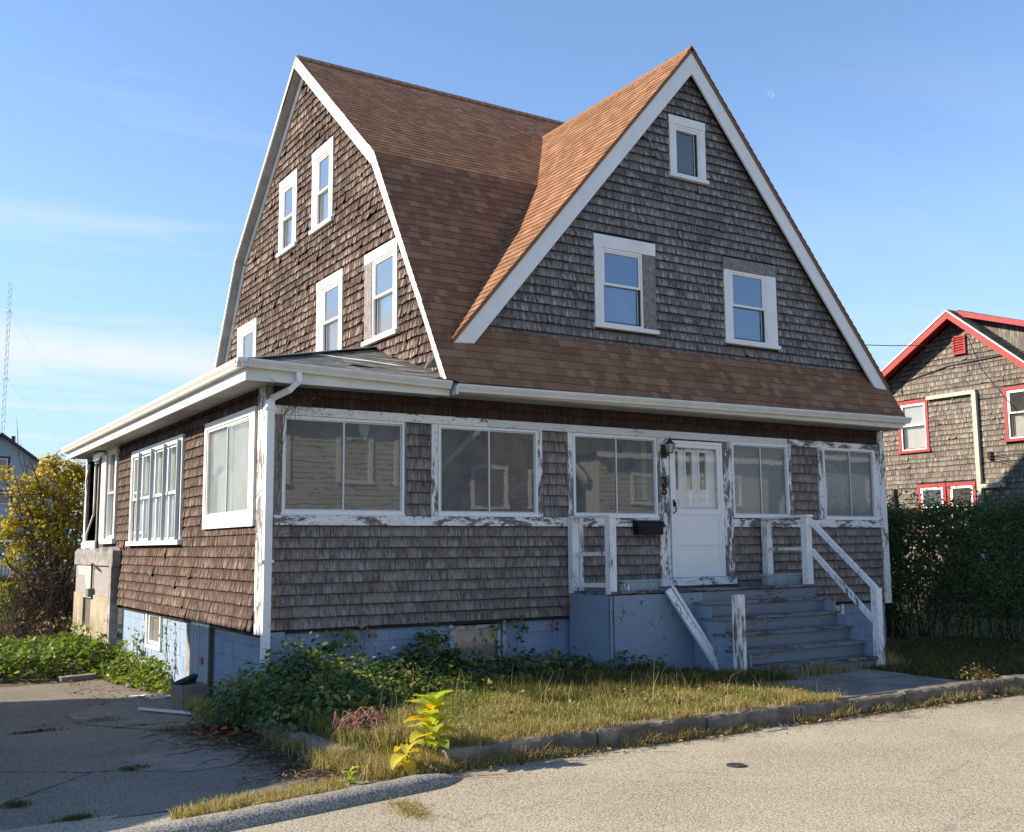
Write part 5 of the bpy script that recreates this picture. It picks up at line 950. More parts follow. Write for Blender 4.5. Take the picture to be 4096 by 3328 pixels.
def add_mast():
    mb = MB(); r = .36; hgt = 62.0; L3 = [Vector((r*math.cos(a), r*math.sin(a), 0)) for a in (0.3, 2.394, 4.488)]; n = 40
    for p in L3: mb.tube([p, p+Vector((0, 0, hgt))], .055, 4)
    for i in range(n):
        z0, z1 = hgt*i/n, hgt*(i+1)/n
        for k in range(3):
            a, b = L3[k], L3[(k+1) % 3]; mb.tube([a+Vector((0, 0, z0)), b+Vector((0, 0, z1))], .028, 3, caps=False); mb.tube([a+Vector((0, 0, z0)), b+Vector((0, 0, z0))], .03, 3, caps=False)
    build(mb, 'lattice', 'tower_metal', TW)
    for z in (23.5, 40.5, 55.5):
        mb = MB()
        for k in range(3): a = L3[k]*2.2; mb.tube([L3[k]+Vector((0, 0, z)), a+Vector((0, 0, z-.5))], .07, 4); mb.tube([L3[k]+Vector((0, 0, z)), L3[(k+1) % 3]+Vector((0, 0, z))], .09, 4)
        build(mb, 'collar', 'tower_metal', TW)
        for ang in (-.5, -.7, 2.2, 4.1):
            mb = MB(); mb.tube([(0, 0, z), (math.cos(ang)*38, math.sin(ang)*38, 0)], .010, 3, caps=False); build(mb, 'guy_wire', 'tower_metal', TW)
add_mast()
me_ = bpy.data.meshes.new('moon'); bm = bmesh.new(); bmesh.ops.create_uvsphere(bm, u_segments=48, v_segments=24, radius=6.4); bm.to_mesh(me_); bm.free(); me_.materials.append(M['moon']); me_.polygons.foreach_set('use_smooth', [True]*len(me_.polygons))
mo = bpy.data.objects.new('moon', me_); link(mo); mo.location = Vector((-4.13, -12.23, 1.61))+Vector((.66789, .62777, .39978))*2000; tag(mo, 'faint pale crescent daytime moon in the blue sky right of the front gable', 'moon')

# ------------------------------------------------------------------ houses that stand outside the frame: the one whose shadow lies on the driveway, and those mirrored in the panes
SH = thing('shadow_casting_house', 'neighbouring house to the left, just outside the frame, shading the driveway', 'house')
SF = frame((-7.0, 0, 0), (0, 1, 0), (-1, 0, 0)); mb = MB(); mb.prism([(-2.3, -.5), (7.2, -.5), (7.2, 4.80), (2.25, 4.80), (-.9, 3.05), (-2.3, 2.2)], 0, 8, SF); build(mb, 'wall', 'clapboard_cream', SH)
mb = MB(); mb.prism([(7.4, 4.805), (7.4, 4.9), (2.25, 4.92), (-2.4, 2.28), (-2.4, 2.15), (2.25, 4.805)], -.15, 8.2, SF); build(mb, 'roof', 'roof_dark', SH)
def far_house(name, label, x0, x1, y, h, pitch, m, windows, clap=True, ridge='x', depth=8, corner=True):
    T = thing(name, label, 'house', 'houses across the road'); F = frame((0, y, 0), (-1, 0, 0), (0, 1, 0)); a, b = -x1, -x0
    mb = MB(); hl = [(-u1+.17, -u0-.17, w0+.11, w1-.17) for (u0, u1, w0, w1) in windows]; pl_ = [] if ridge == 'x' else [(-pitch, 1, h-pitch*a), (pitch, 1, h+pitch*b)]
    wall_poly(mb, F, a, b, -.3, h if ridge == 'x' else h+pitch*(b-a)/2, pl_, hl, -.3, 0)
    mb.box((a, -depth, -.3), (a+.2, -.31, h), 0, F); mb.box((b-.2, -depth, -.3), (b, -.31, h), 0, F); mb.box((a, -depth-.2, -.3), (b, -depth, h), 0, F)
    build(mb, 'wall', m, T); z = -.2; k = 0; mb = MB()
    while z < (h if ridge == 'x' else h+pitch*(b-a)/2-.2) and clap:
        aa, bb = a, b
        if z > h: ins_ = (z+.12-h)/pitch; aa += ins_; bb -= ins_
        mb.hexa([F(aa, 0, z), F(bb, 0, z), F(bb, .035, z), F(aa, .035, z), F(aa, 0, z+.17), F(bb, 0, z+.17), F(bb, .008, z+.17), F(aa, .008, z+.17)]); z += .17
    if clap: build(mb, 'clapboards', m, T, kind='stuff')
    if ridge == 'x':
        mb = MB(); mb.prism([(a-.4, h-.05), (b+.4, h-.05), (b-1.2, h+2.4), (a+1.2, h+2.4)], -3.5, .45, F); build(mb, 'roof', 'roof_dark', T); mb = MB(); mb.box((a-.4, .451, h-.2), (b+.4, .5, h), 0, F); build(mb, 'fascia', 'white_trim', T)
    else:
        for sg in (0, 1):
            e, c = ((a-.3), (a+b)/2) if sg == 0 else ((b+.3), (a+b)/2); ze = h-.3*pitch; zc = h+pitch*(b-a)/2
            mb = MB(); mb.prism([(e, ze), (c, zc), (c, zc+.3), (e, ze+.3)], .04, .30, F); build(mb, 'rake_board', 'white_trim', T)
            mb = MB(); mb.prism([(e, ze+.302), (c, zc+.302), (c, zc+.4), (e, ze+.4)], -depth, .34, F); build(mb, 'roof', 'roof_dark', T)
    for (u0, u1, w0, w1) in windows:
        hung(F, T, -u1, -u0, w0, w1, (w0+w1)/2, casing=(.14, .14, .14, .08), glassm='glass_plain', depth=.3, vis=.08)
    return T
far_house('cream_house', 'cream clapboard house across the road, mirrored in the leftmost porch window', 5.2, 12.6, -19.5, 5.9, .6, 'clapboard_cream', [(6.2, 7.3, 3.6, 5.2), (8.9, 10.2, 3.7, 5.3), (6.2, 7.3, .8, 2.2), (11, 12, 3.7, 5.3), (9, 10.2, .8, 2.3)])
far_house('brown_house', 'brown house with a white raked gable across the road', 13.2, 19.2, -20.5, 4.3, .95, 'brown_siding', [(14.5, 16.1, 3.0, 4.6), (17.0, 18.0, 3.0, 4.5), (14.3, 15.5, .7, 2.1)], ridge='y')
far_house('tan_house', 'tan clapboard house across the road with three small windows', 19.9, 29, -20, 5.2, .6, 'clapboard_cream', [(21.5, 22.9, 3.2, 4.5), (24.5, 25.5, 3.2, 4.5), (26.4, 27.4, 3.2, 4.5), (21.5, 23.1, .6, 2.0)])
far_house('white_house', 'pale grey clapboard house across the road, furthest along', 30.5, 41, -20.5, 5.6, .6, 'clapboard_grey', [(32, 33.2, 3.2, 4.6), (36, 37.2, 3.2, 4.6)])
sheet('far_verge', [-60, -10, 0, 10, 30, 60, 120], [-60, -30, -15.4], lambda x, y: -.28, 'lawn_ground')

# ------------------------------------------------------------------ vegetation
LT = {'simple': (np.array([[0, 0, 0], [.5, .42, .10], [0, 1, 0], [-.5, .42, .10]]), np.array([[0, 1, 2, 3]])),
      'oval': (np.array([[0, 0, 0], [.36, .2, .08], [.46, .48, .10], [.28, .8, .05], [0, 1.02, -.06], [-.28, .8, .05], [-.46, .48, .10], [-.36, .2, .08], [0, .5, 0]]), np.array([[0, 1, 2, 8], [2, 3, 4, 8], [4, 5, 6, 8], [6, 7, 0, 8]]))}
def unit(a): return a/np.maximum(1e-6, np.linalg.norm(a, axis=1, keepdims=True))
def leaf_arr(P, nrm, ydir, size, width, kind='simple', r=None):
    """every leaf its own small curved face set at P, facing nrm, pointing along ydir"""
    T, Q = LT[kind]; N = len(P); nrm = unit(nrm); X = unit(np.cross(ydir, nrm)); Y = np.cross(nrm, X)
    V = P[:, None, :]+size[:, None, None]*(T[None, :, 0:1]*width*X[:, None, :]+T[None, :, 1:2]*Y[:, None, :]+T[None, :, 2:3]*nrm[:, None, :])
    k = len(T); Fc = (np.arange(N)[:, None, None]*k+Q[None]).reshape(-1, 4); r = nr.rand(N) if r is None else r
    C = np.repeat(np.stack([r, nr.rand(N), nr.rand(N)], 1), k, 0); return V.reshape(-1, 3), Fc, C
def leaves(name, m, parent, parts, kind=None):
    Vs, Fs, Cs, o = [], [], [], 0
    for (V, Fc, C) in parts: Vs.append(V); Fs.append(Fc+o); Cs.append(C); o += len(V)
    me = mesh_np(name, np.vstack(Vs), np.vstack(Fs), np.vstack(Cs), [m]); ob = bpy.data.objects.new(name, me); link(ob, parent)
    if kind: ob['kind'] = kind
    return ob
def rand_leaves(P, size, out=None, up=.6, kind='simple', width=.9, rr=None, droop=.3):
    N = len(P); n = nr.randn(N, 3)*.55; n[:, 2] += up
    if out is not None: n += out*.9
    y = nr.randn(N, 3); y[:, 2] -= droop; y -= n*0; s = size*(.55+.8*nr.rand(N)); return leaf_arr(P, n, unit(y), s, width, kind, rr)
def ell(n, c, r, shell=.55, low=-1.0):
    d = unit(nr.randn(int(n*1.6), 3)); d = d[d[:, 2] > low][:n]; t = (shell+(1-shell)*nr.rand(len(d), 1)**.7)
    bump = np.array([[mn.noise(Vector((q[0]*2.2+c[0], q[1]*2.2+c[1], q[2]*2.2)))] for q in d]); t *= 1+.30*bump
    return np.array(c)+d*t*np.array(r), d
def bush(name, label, cat, m, blobs, n, size, kind='oval', stems=0, stem_m='twig', group=None, hi=None, hi_m=None, up=.6, low=-.2, rag=.16):
    T = thing(name, label, cat, group, (blobs[0][0][0], blobs[0][0][1], -.2)); base = Vector(T.location)
    vol = [b[1][0]*b[1][1]+b[1][0]*b[1][2] for b in blobs]; tot = sum(vol); parts = []
    for (c, r), v in zip(blobs, vol):
        P, d = ell(int(n*v/tot), c, r, low=low); k_ = nr.rand(len(P)) < rag; P[k_] += d[k_]*np.array(r)*(.05+.35*nr.rand(k_.sum(), 1)); parts.append(rand_leaves(P-np.array(base), size*(.75+.5*nr.rand(len(P))), d, up, kind, .8, rr=np.clip(nr.rand(len(P))*.7+.9*np.array([mn.noise(Vector((q[0]*2.3, q[1]*2.3, q[2]*2.3))) for q in P])+.12, 0, 1)))
    leaves('foliage', m, T, parts)
    if m == 'leaf_green':
        pp = []
        for (c, r), v in zip(blobs, vol): P, d = ell(int(n*.13*v/tot), c, [q*1.05 for q in r], .9, low=low+.2); pp.append(rand_leaves(P-np.array(base), size*.9, d, up, kind, .8, rr=nr.rand(len(P))*.6))
        leaves('pale_foliage', 'leaf_lime', T, pp)
    if stems:
        mb = MB()
        for i in range(stems):
            (c, r) = blobs[i % len(blobs)]; p0 = Vector((c[0]+rnd.uniform(-.4, .4)*r[0], c[1]+rnd.uniform(-.4, .4)*r[1], c[2]-.15)); e = Vector((c[0]+rnd.uniform(-1, 1)*r[0], c[1]+rnd.uniform(-1, 1)*r[1], c[2]+r[2]*rnd.uniform(.5, 1.1)))
            m_ = p0.lerp(e, .5)+Vector((rnd.uniform(-.1, .1), rnd.uniform(-.1, .1), .08)); mb.tube([p0-base, m_-base, e-base], [.006, .004, .002], 4)
        build(mb, 'stem', stem_m, T, kind='stuff')
    return T
bush('corner_bush', 'dark green leafy vine bush sprawling round the front corner below the downspout', 'bush', 'leaf_green', [((-.32, -.80, -.15), (.52, .5, .50)), ((.10, -.90, -.10), (.7, .6, .62)), ((.75, -.95, -.12), (.7, .6, .52)), ((-.50, -.25, -.3), (.30, .55, .42)), ((1.30, -.80, -.12), (.55, .45, .44)), ((.35, -.35, .0), (.5, .22, .50)), ((.0, -1.7, -.16), (.55, .6, .36)), ((.7, -1.5, -.15), (.6, .4, .30))], 6200, .060, stems=60)
bush('wall_bush', 'rounded dark green bush against the blue wall left of the cellar window', 'bush', 'leaf_green', [((2.02, -.33, .05), (.36, .24, .52)), ((1.55, -.28, -.05), (.3, .2, .32)), ((2.35, -.3, -.05), (.25, .2, .38))], 1500, .07, stems=10)
bush('window_bush', 'low green bush half covering the cellar window', 'bush', 'leaf_green', [((2.75, -.45, -.1), (.55, .35, .36)), ((3.4, -.45, -.1), (.5, .33, .34)), ((3.0, -.8, -.15), (.8, .35, .22)), ((4.0, -.45, -.1), (.45, .33, .28))], 2000, .065, stems=14)
bush('stoop_bush', 'straggling green plant at the foot of the blue stoop panels', 'plant', 'leaf_green', [((4.55, -1.15, -.1), (.32, .16, .36)), ((4.2, -.9, -.1), (.3, .3, .24)), ((4.9, -1.25, -.12), (.35, .2, .26))], 420, .065, stems=16)
bush('lime_weeds', 'bright lime green weeds catching the sun along the lawn edge', 'weeds', 'leaf_lime', [((1.15, -1.35, -.1), (.45, .3, .34)), ((1.75, -1.35, -.1), (.45, .28, .26)), ((2.5, -1.3, -.12), (.5, .3, .18)), ((.6, -1.8, -.15), (.3, .3, .22)), ((1.5, -1.7, -.14), (.5, .25, .18))], 1500, .055, stems=40, stem_m='dry_twig')
def climber(name, label, pts_list, F, m, leaf_m, size, dens=26, r=.006, loose=.05):
    T = thing(name, label, 'vine'); Ps = []
    for pts in pts_list:
        mb = MB(); P = [F(a, d, b) for a, d, b in pts]; sm = []
        for i in range(len(P)-1):
            for k in range(5): sm.append(P[i].lerp(P[i+1], k/5)+Vector((rnd.uniform(-1, 1), rnd.uniform(-1, 1)*.3, rnd.uniform(-1, 1)))*.012)
        sm.append(P[-1]); mb.tube(sm, [r*(1-.6*i/len(sm)) for i in range(len(sm))], 5)
        build(mb, 'stem', 'twig', T); L_ = sum((sm[i+1]-sm[i]).length for i in range(len(sm)-1))
        for _ in range(int(L_*dens)): q = sm[rnd.randrange(len(sm))]; Ps.append(q+Vector((rnd.gauss(0, loose), rnd.gauss(0, loose*.3), rnd.gauss(0, loose))))
    if Ps:
        P = np.array([tuple(p) for p in Ps]); nv = F(0, 1, 0)-F(0, 0, 0); leaves('foliage', leaf_m, T, [rand_leaves(P, size, np.repeat([[*nv]], len(P), 0)*1.4, .2, 'oval', .85, droop=1.2)])
    return T
FO = frame((0, -.02, 0), (1, 0, 0), (0, -1, 0)); LO = frame((-.02, 0, 0), (0, 1, 0), (-1, 0, 0))
climber('climbing_vine', 'thin green vine climbing the blue wall right of the downspout', [[(.35, .05, .0), (.5, .04, .28), (.75, .04, .38), (1.0, .04, .42)], [(.9, .03, -.1), (.92, .03, .3), (.85, .03, .64)], [(1.15, .04, -.1), (1.18, .04, .3), (1.1, .04, .62), (1.0, .04, .58)]], FO, 'twig', 'leaf_green', .075, 34)
climber('dry_vine', 'brown withered vine leaves below the shingles near the corner', [[(1.22, .05, .05), (1.24, .05, .35), (1.28, .05, .58), (1.38, .05, .55)]], FO, 'twig', 'leaf_dry', .07, 30)
climber('red_vine', 'red leaved creeper on the blue wall beside the stoop', [[(4.35, .03, -.05), (4.15, .03, .1), (4.05, .03, .3), (4.12, .03, .52)], [(4.12, .03, .52), (4.25, .03, .60), (4.38, .03, .66)], [(4.38, .03, .66), (4.40, .05, .95)]], FO, 'twig', 'leaf_red', .055, 15, .004, .03)
climber('window_vine', 'green vine hanging over the right half of the cellar window', [[(3.35, .06, .0), (3.2, .06, .3), (3.1, .06, .55), (3.35, .06, .60), (3.55, .05, .62)], [(3.5, .05, .3), (3.6, .05, .6)]], FO, 'twig', 'leaf_green', .06, 40)
climber('side_vine', 'leafy vine hanging down the sunlit blue side wall', [[(4.36, .04, .55), (4.32, .04, .1), (4.40, .04, -.5)], [(4.36, .04, .2), (4.1, .05, -.3)]], LO, 'twig', 'leaf_green', .06, 34, loose=.05)
climber('side_vine', 'lime vine growing beside the small side cellar window', [[(6.4, .05, -.4), (6.3, .05, .0), (6.22, .05, .25)], [(6.6, .05, -.4), (6.5, .06, .1)]], LO, 'twig', 'leaf_lime', .08, 60, loose=.09)
climber('stucco_vine', 'lime vine climbing the stucco wall below the boarded opening', [[(9.9, .20, -.4), (10.0, .20, .0), (10.4, .20, .05)], [(8.4, .2, -.3), (8.35, .2, .1)]], LO, 'twig', 'leaf_lime', .09, 130, loose=.12)
T = climber('bare_creeper', 'tangle of bare brown creeper stems on the front corner of the porch', [[(.02, .06, .4), (.10, .05, 1.3), (.02, .06, 2.0), (.08, .05, 2.6), (.25, .05, 3.2), (.38, .10, 3.5)], [(.02, .16, 1.9), (.12, .05, 2.4), (.10, .05, 3.0), (.0, .1, 3.5)], [(.04, .1, 1.0), (.25, .05, .95), (.32, .04, .85)], [(.1, .05, 2.45), (-.12, .1, 2.3), (-.3, .15, 2.1)], [(.1, .05, 1.75), (.3, .05, 1.82), (.42, .05, 1.78)], [(.12, .05, 2.9), (.2, .04, 3.25), (.5, .08, 3.52), (.7, .12, 3.4)], [(.06, .2, 3.1), (.25, .1, 3.4), (.15, .3, 3.55), (-.2, .5, 3.6)], [(.05, .1, 1.3), (.2, .06, 1.2), (.35, .05, 1.3)]], FO, 'twig', 'leaf_dry', .035, 3, .006, .03)
mb = MB()
for i in range(60):
    p = Vector((rnd.uniform(.08, .5), -rnd.uniform(.05, .3), rnd.uniform(3.35, 3.58))); q = p+Vector((rnd.gauss(0, .12), rnd.gauss(0, .06), rnd.gauss(-.06, .10))); mb.tube([p, p.lerp(q, .5)+Vector((rnd.gauss(0, .03), 0, rnd.gauss(0, .03))), q], .0025, 3)
build(mb, 'twig_tangle', 'bark', T)
# milkweed
def milkweed(label, x, y, z0, h, n, L_, m='leaf_milkweed', lean=(0, 0), r=None, droop=0.0):
    T = thing('milkweed', label, 'plant', None, (x, y, z0)); mb = MB(); top = Vector((lean[0], lean[1], h)); mb.tube([(0, 0, 0), tuple(top*.5+Vector((.01, 0, 0))), tuple(top)], [.009, .007, .004], 6); build(mb, 'stem', 'leaf_lime', T)
    for i in range(n):
        t = .12+.85*i/n; base = top*t; a = i*2.4+rnd.uniform(-.3, .3); el = .15+.85*t-droop; d = Vector((math.cos(a)*math.cos(el), math.sin(a)*math.cos(el), math.sin(el))); s = L_*(1.05-.45*abs(t-.55))*rnd.uniform(.85, 1.1); side = d.cross(Vector((0, 0, 1))).normalized(); up_ = side.cross(d).normalized()
        mb = MB(); V = []; K = 8; r1 = rnd.random() if r is None else r+rnd.uniform(-.1, .1)
        for k in range(K+1):
            u = k/K; w = s*.36*math.sin(math.pi*min(1, u*.93+.05))**.8; c = base+d*s*u+up_*(.12*s*math.sin(u*3)-.35*s*u*u)
            for j, sx_ in enumerate((-1, -.5, 0, .5, 1)): V.append(tuple(c+side*w*sx_+up_*(abs(sx_)*w*.35+.006*math.sin(u*30+j))))
        mb.add(V, [(k*5+j, k*5+j+1, (k+1)*5+j+1, (k+1)*5+j) for k in range(K) for j in range(4)], [(max(0, min(1, r1)), .5, .5)]*len(V)); build(mb, 'leaf', m, T, smooth=True)
    return T
milkweed('tall milkweed plant with big lime yellow leaves at the corner of the lawn', .22, -3.86, -.20, .44, 19, .27, lean=(.03, .02))
milkweed('short yellow leaved milkweed drooping over the kerb end', -.10, -4.0, -.26, .22, 8, .17, r=.85, lean=(.02, -.03), droop=.7)
milkweed('small lime seedling beside the end of the asphalt berm', -.62, -4.05, -.32, .13, 6, .09, r=.2)
# dead clump of reddish stems
T = thing('dead_plant_clump', 'rounded clump of dead reddish brown stems at the lawn corner', 'dead plant', None, (.06, -2.75, -.18)); mb = MB()
mb2 = MB()
for i in range(330):
    a = rnd.uniform(0, 2*math.pi); r = rnd.uniform(.08, .36); h = rnd.uniform(.05, .26); p0 = Vector((rnd.gauss(0, .12), rnd.gauss(0, .11), rnd.uniform(0, .12))); j = lambda s_: Vector((rnd.gauss(0, s_), rnd.gauss(0, s_), rnd.gauss(0, s_)))
    e = Vector((math.cos(a)*r, math.sin(a)*r*.8, rnd.uniform(-.10, .14))); (mb if i % 3 else mb2).tube([p0, p0.lerp(e, .4)+Vector((0, 0, h*.6))+j(.03), p0.lerp(e, .75)+Vector((0, 0, h*.4))+j(.03), e+j(.03)], [.0035, .0045, .0035, .002], 4)
build(mb2, 'straw_stem', 'dry_twig', T, kind='stuff')
build(mb, 'dead_stem', 'red_stem', T, kind='stuff')
# grass
def grass(name, m, n, area, hfun, wid=.006, lean=.5, zf=lawn_z, rbias=0.0, label=None, cat=None):
    P = area(n); n = len(P); h = hfun(P)*(.5+.8*nr.rand(n)); a = nr.rand(n)*2*math.pi; d = np.stack([np.cos(a), np.sin(a), np.zeros(n)], 1); ln_ = (nr.rand(n)**1.5*lean+.08)[:, None]
    z = np.array([zf(p[0], p[1]) for p in P]); B0 = np.column_stack([P, z]); side = np.stack([-np.sin(a), np.cos(a), np.zeros(n)], 1); th = nr.rand(n)*math.pi; side = side*np.cos(th)[:, None]+d*np.sin(th)[:, None]*1.0
    w = wid*(.6+.8*nr.rand(n))[:, None]; H_ = h[:, None]; up_ = np.array([[0, 0, 1.]])
    p1 = B0+up_*H_*.55+d*H_*ln_*.35; p2 = B0+up_*H_*(1-.35*ln_)+d*H_*ln_*1.25
    V = np.stack([B0-side*w, B0+side*w, p1+side*w*.75, p1-side*w*.75, p2+side*w*.15, p2-side*w*.15], 1).reshape(-1, 3)
    i = np.arange(n)[:, None]*6; Fc = np.vstack([i+np.array([[0, 1, 2, 3]]), i+np.array([[3, 2, 4, 5]])]); r = np.clip(nr.rand(n)+rbias, 0, 1); C = np.repeat(np.stack([r, r, r], 1), 6, 0)
    me = mesh_np(name, V, Fc, C, [m]); o = bpy.data.objects.new(name, me); link(o); o['kind'] = 'stuff'; return tag(o, label or name, cat or 'grass')
def rect(x0, x1, y0, y1, clump=0.0, ok=None):
    def f(n):
        P = np.column_stack([x0+(x1-x0)*nr.rand(n), y0+(y1-y0)*nr.rand(n)])
        if clump: v = np.array([mn.noise(Vector((p[0]*1.7, p[1]*1.7, clump))) for p in P]); P = P[v+.35*nr.rand(n) > clump*.0+.0-.05]
        if ok is not None: P = P[np.array([ok(p[0], p[1]) for p in P], dtype=bool)]
        return P
    return f
def blobarea(cs):
    def f(n):
        out = []
        for (x, y, rx, ry) in cs: q = nr.randn(int(n/len(cs)), 2)*.5; out.append(np.column_stack([x+q[:, 0]*rx, y+q[:, 1]*ry]))
        return np.vstack(out)
    return f
okl = lambda x, y: not (x < -.25+.0*y) and not (y < -3.4 and x < .1)
hv = lambda b, amp, s: (lambda P: np.array([b*(1+amp*mn.noise(Vector((p[0]*s, p[1]*s, 3)))) for p in P]))
grass('lawn_grass', 'grass', 46000, rect(-.25, 5.5, -3.78, -.9, 0, okl), hv(.085, .7, 1.3), .0042, .7, label='patchy lit lawn grass between the house and the kerb')
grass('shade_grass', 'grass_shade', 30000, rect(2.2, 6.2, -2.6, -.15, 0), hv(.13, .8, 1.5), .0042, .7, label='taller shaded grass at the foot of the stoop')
grass('dry_grass', 'grass_dry', 26000, rect(.2, 5.6, -3.82, -2.0, 3.0), hv(.10, .8, 1.8), .0038, .9, label='dry straw coloured grass along the kerb side of the lawn')
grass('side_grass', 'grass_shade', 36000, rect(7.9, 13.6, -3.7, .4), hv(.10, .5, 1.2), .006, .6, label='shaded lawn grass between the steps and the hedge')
grass('kerb_weeds', 'grass_dry', 11000, rect(-.2, 9.5, -4.16, -3.95, 2.0), hv(.10, .9, 2.5), .0035, 1.3, zf=lambda x, y: -.30, label='dead weeds in the gutter along the kerb')
grass('kerb_top_weeds', 'grass_dry', 7500, rect(.3, 5.4, -4.0, -3.72, 5.0), hv(.10, .9, 2.5), .0035, 1.2, label='dead weeds spilling over the kerb')
grass('berm_grass', 'grass_dry', 6500, rect(-2.15, -.75, -4.62, -3.95, 0, lambda x, y: abs(y-(-4.62+.42*((x+2.15)/1.4)))<.17+.1*mn.noise(Vector((x*4, y*4, 0)))), hv(.10, .5, 2), .004, 1.0, zf=drive_z, label='strip of dry grass growing behind the asphalt berm')
grass('berm_grass', 'grass_dry', 900, blobarea([(-.55, -5.0, .13, .3), (-.62, -5.2, .10, .2)]), hv(.028, .5, 2), .0028, 2.6, zf=lambda x, y: -.3, label='flattened dry grass growing from the foot of the berm in the road')
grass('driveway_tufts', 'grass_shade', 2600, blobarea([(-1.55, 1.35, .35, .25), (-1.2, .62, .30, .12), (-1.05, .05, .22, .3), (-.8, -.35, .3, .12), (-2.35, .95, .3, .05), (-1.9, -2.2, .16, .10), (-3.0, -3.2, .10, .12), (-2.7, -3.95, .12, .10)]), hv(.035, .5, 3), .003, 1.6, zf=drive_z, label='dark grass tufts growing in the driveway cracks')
grass('corner_grass', 'grass_dry', 6500, blobarea([(-.35, -3.3, .22, .5), (-.1, -3.75, .3, .2), (.6, -4.02, .7, .10), (-.42, -2.4, .16, .8), (-.5, -3.4, .2, .3), (-.15, -4.0, .35, .15), (-.55, .6, .12, .6)]), hv(.17, .5, 3), .0035, 1.0, zf=lambda x, y: -.33, label='long dry grass round the crumbling lawn corner')
grass('corner_weeds', 'grass_dry', 4200, blobarea([(-.1, -3.7, .3, .2), (.3, -3.9, .4, .12), (-.33, -3.3, .12, .4), (.1, -3.3, .4, .3)]), hv(.15, .5, 3), .0035, 1.1, label='straggling dead weeds over the broken corner of the lawn')
grass('seed_stalks', 'grass_dry', 420, rect(.4, 6.3, -3.6, -1.2), hv(.34, .5, 2), .0022, .7, label='thin dry seed stalks standing in the lawn')
grass('step_weeds', 'grass_dry', 1800, blobarea([(8.55, -2.1, .25, .25), (8.9, -1.5, .3, .3), (5.9, -2.3, .5, .12), (7.0, -2.35, .6, .08)]), hv(.20, .6, 2), .0035, .9, label='dead weeds round the foot of the steps')
T = thing('grass_tuft', 'sunlit yellow green weed clump by the kerb right of the front walk', 'weeds', None, (8.05, -3.8, -.2)); P, d = ell(700, (0, 0, .02), (.42, .3, .26), .2, -.1); leaves('foliage', 'leaf_dry', T, [rand_leaves(P, .035, d, .5, 'simple', .7)]); P, d = ell(500, (0, 0, .0), (.4, .3, .22), .2, -.1); leaves('green_foliage', 'leaf_lime', T, [rand_leaves(P, .05, d, .9, 'simple', .4, droop=-1.5)])
P = np.column_stack([nr.rand(700)*5.6+.2, nr.rand(700)*1.9-3.85]); P = np.column_stack([P, np.array([lawn_z(*p) for p in P])+.03+.10*nr.rand(700)]); o = leaves('lawn_weeds', 'leaf_dry', None, [rand_leaves(P, .035, None, .8, 'oval', .8)], 'stuff'); tag(o, 'small curled dead leaves and weeds among the lawn grass', 'dead leaves')
P = np.column_stack([nr.rand(900)*5.2+.2, nr.rand(900)*2.4-3.4]); P = np.column_stack([P, np.array([lawn_z(*p) for p in P])+.02+.09*nr.rand(900)]); o = leaves('lawn_clover', 'leaf_lime', None, [rand_leaves(P, .032, None, 1.0, 'oval', .9)], 'stuff'); tag(o, 'small green broad leaved weeds in the lawn', 'weeds')
# twigs and leaf litter
mb = MB()
for i in range(760):
    x = -.42-abs(rnd.gauss(0, .38)); y = rnd.uniform(-3.9, -.2); z = drive_z(x, y)+rnd.uniform(.008, .05); a = rnd.gauss(.25, .55); L_ = rnd.uniform(.08, .38); d = Vector((math.cos(a), math.sin(a), rnd.uniform(-.03, .06)))*L_; p = Vector((x, y, z)); mb.tube([p, p+d*.5+Vector((0, 0, rnd.uniform(0, .03))), p+d], rnd.uniform(.0015, .004), 3)
o = build(mb, 'twig_litter', 'bark', None, kind='stuff'); tag(o, 'dead twigs fanned over the driveway beside the low concrete wall', 'twigs')
def litter(name, m, n, f, size, label):
    P = np.array([f() for _ in range(n)]); n_ = np.column_stack([nr.randn(n)*.35, nr.randn(n)*.35, np.ones(n)]); o = leaves(name, m, None, [leaf_arr(P, n_, unit(np.column_stack([nr.randn(n, 2), np.zeros(n)])), size*(.5+.8*nr.rand(n)), .8, 'oval')], 'stuff'); tag(o, label, 'fallen leaves')
def fpt(x0, x1, y0, y1, zf, dz=.015):
    def f(): x, y = rnd.uniform(x0, x1), rnd.uniform(y0, y1); return (x, y, zf(x, y)+dz*(.5+rnd.random()))
    return f
litter('leaf_litter', 'leaf_dry', 1500, lambda: (lambda x, y: (x, y, drive_z(x, y)+.02+.03*rnd.random()))(-.35-abs(rnd.gauss(0, .36)), rnd.uniform(-4.0, -.6)), .030, 'crumbled brown litter against the low concrete wall')
litter('leaf_litter', 'leaf_dry', 420, fpt(-.95, -.35, -1.6, .3, drive_z, .03), .06, 'brown fallen leaves below the corner bush')
litter('red_leaf_litter', 'leaf_red', 60, fpt(-.85, -.4, -1.2, -.3, drive_z, .06), .09, 'reddish curled leaves on the driveway edge')
litter('gutter_leaves', 'leaf_dry', 500, fpt(-.2, 9.0, -4.30, -4.02, lambda x, y: -.297, .02), .045, 'brown leaves blown along the kerb')
litter('road_specks', 'leaf_dry', 90, fpt(-1, 9, -8, -4.3, lambda x, y: -.294, .004), .022, 'specks of dry leaf scattered on the road')
litter('drive_litter', 'leaf_dry', 260, fpt(-1.4, -.1, 3.0, 7.0, drive_z, .02), .05, 'dead leaves along the edge of the ground vines')
litter('driveway_specks', 'leaf_dry', 160, fpt(-4, -.4, -3.8, 6.5, drive_z, .004), .03, 'specks of leaf scattered over the shaded driveway')
mb = MB()
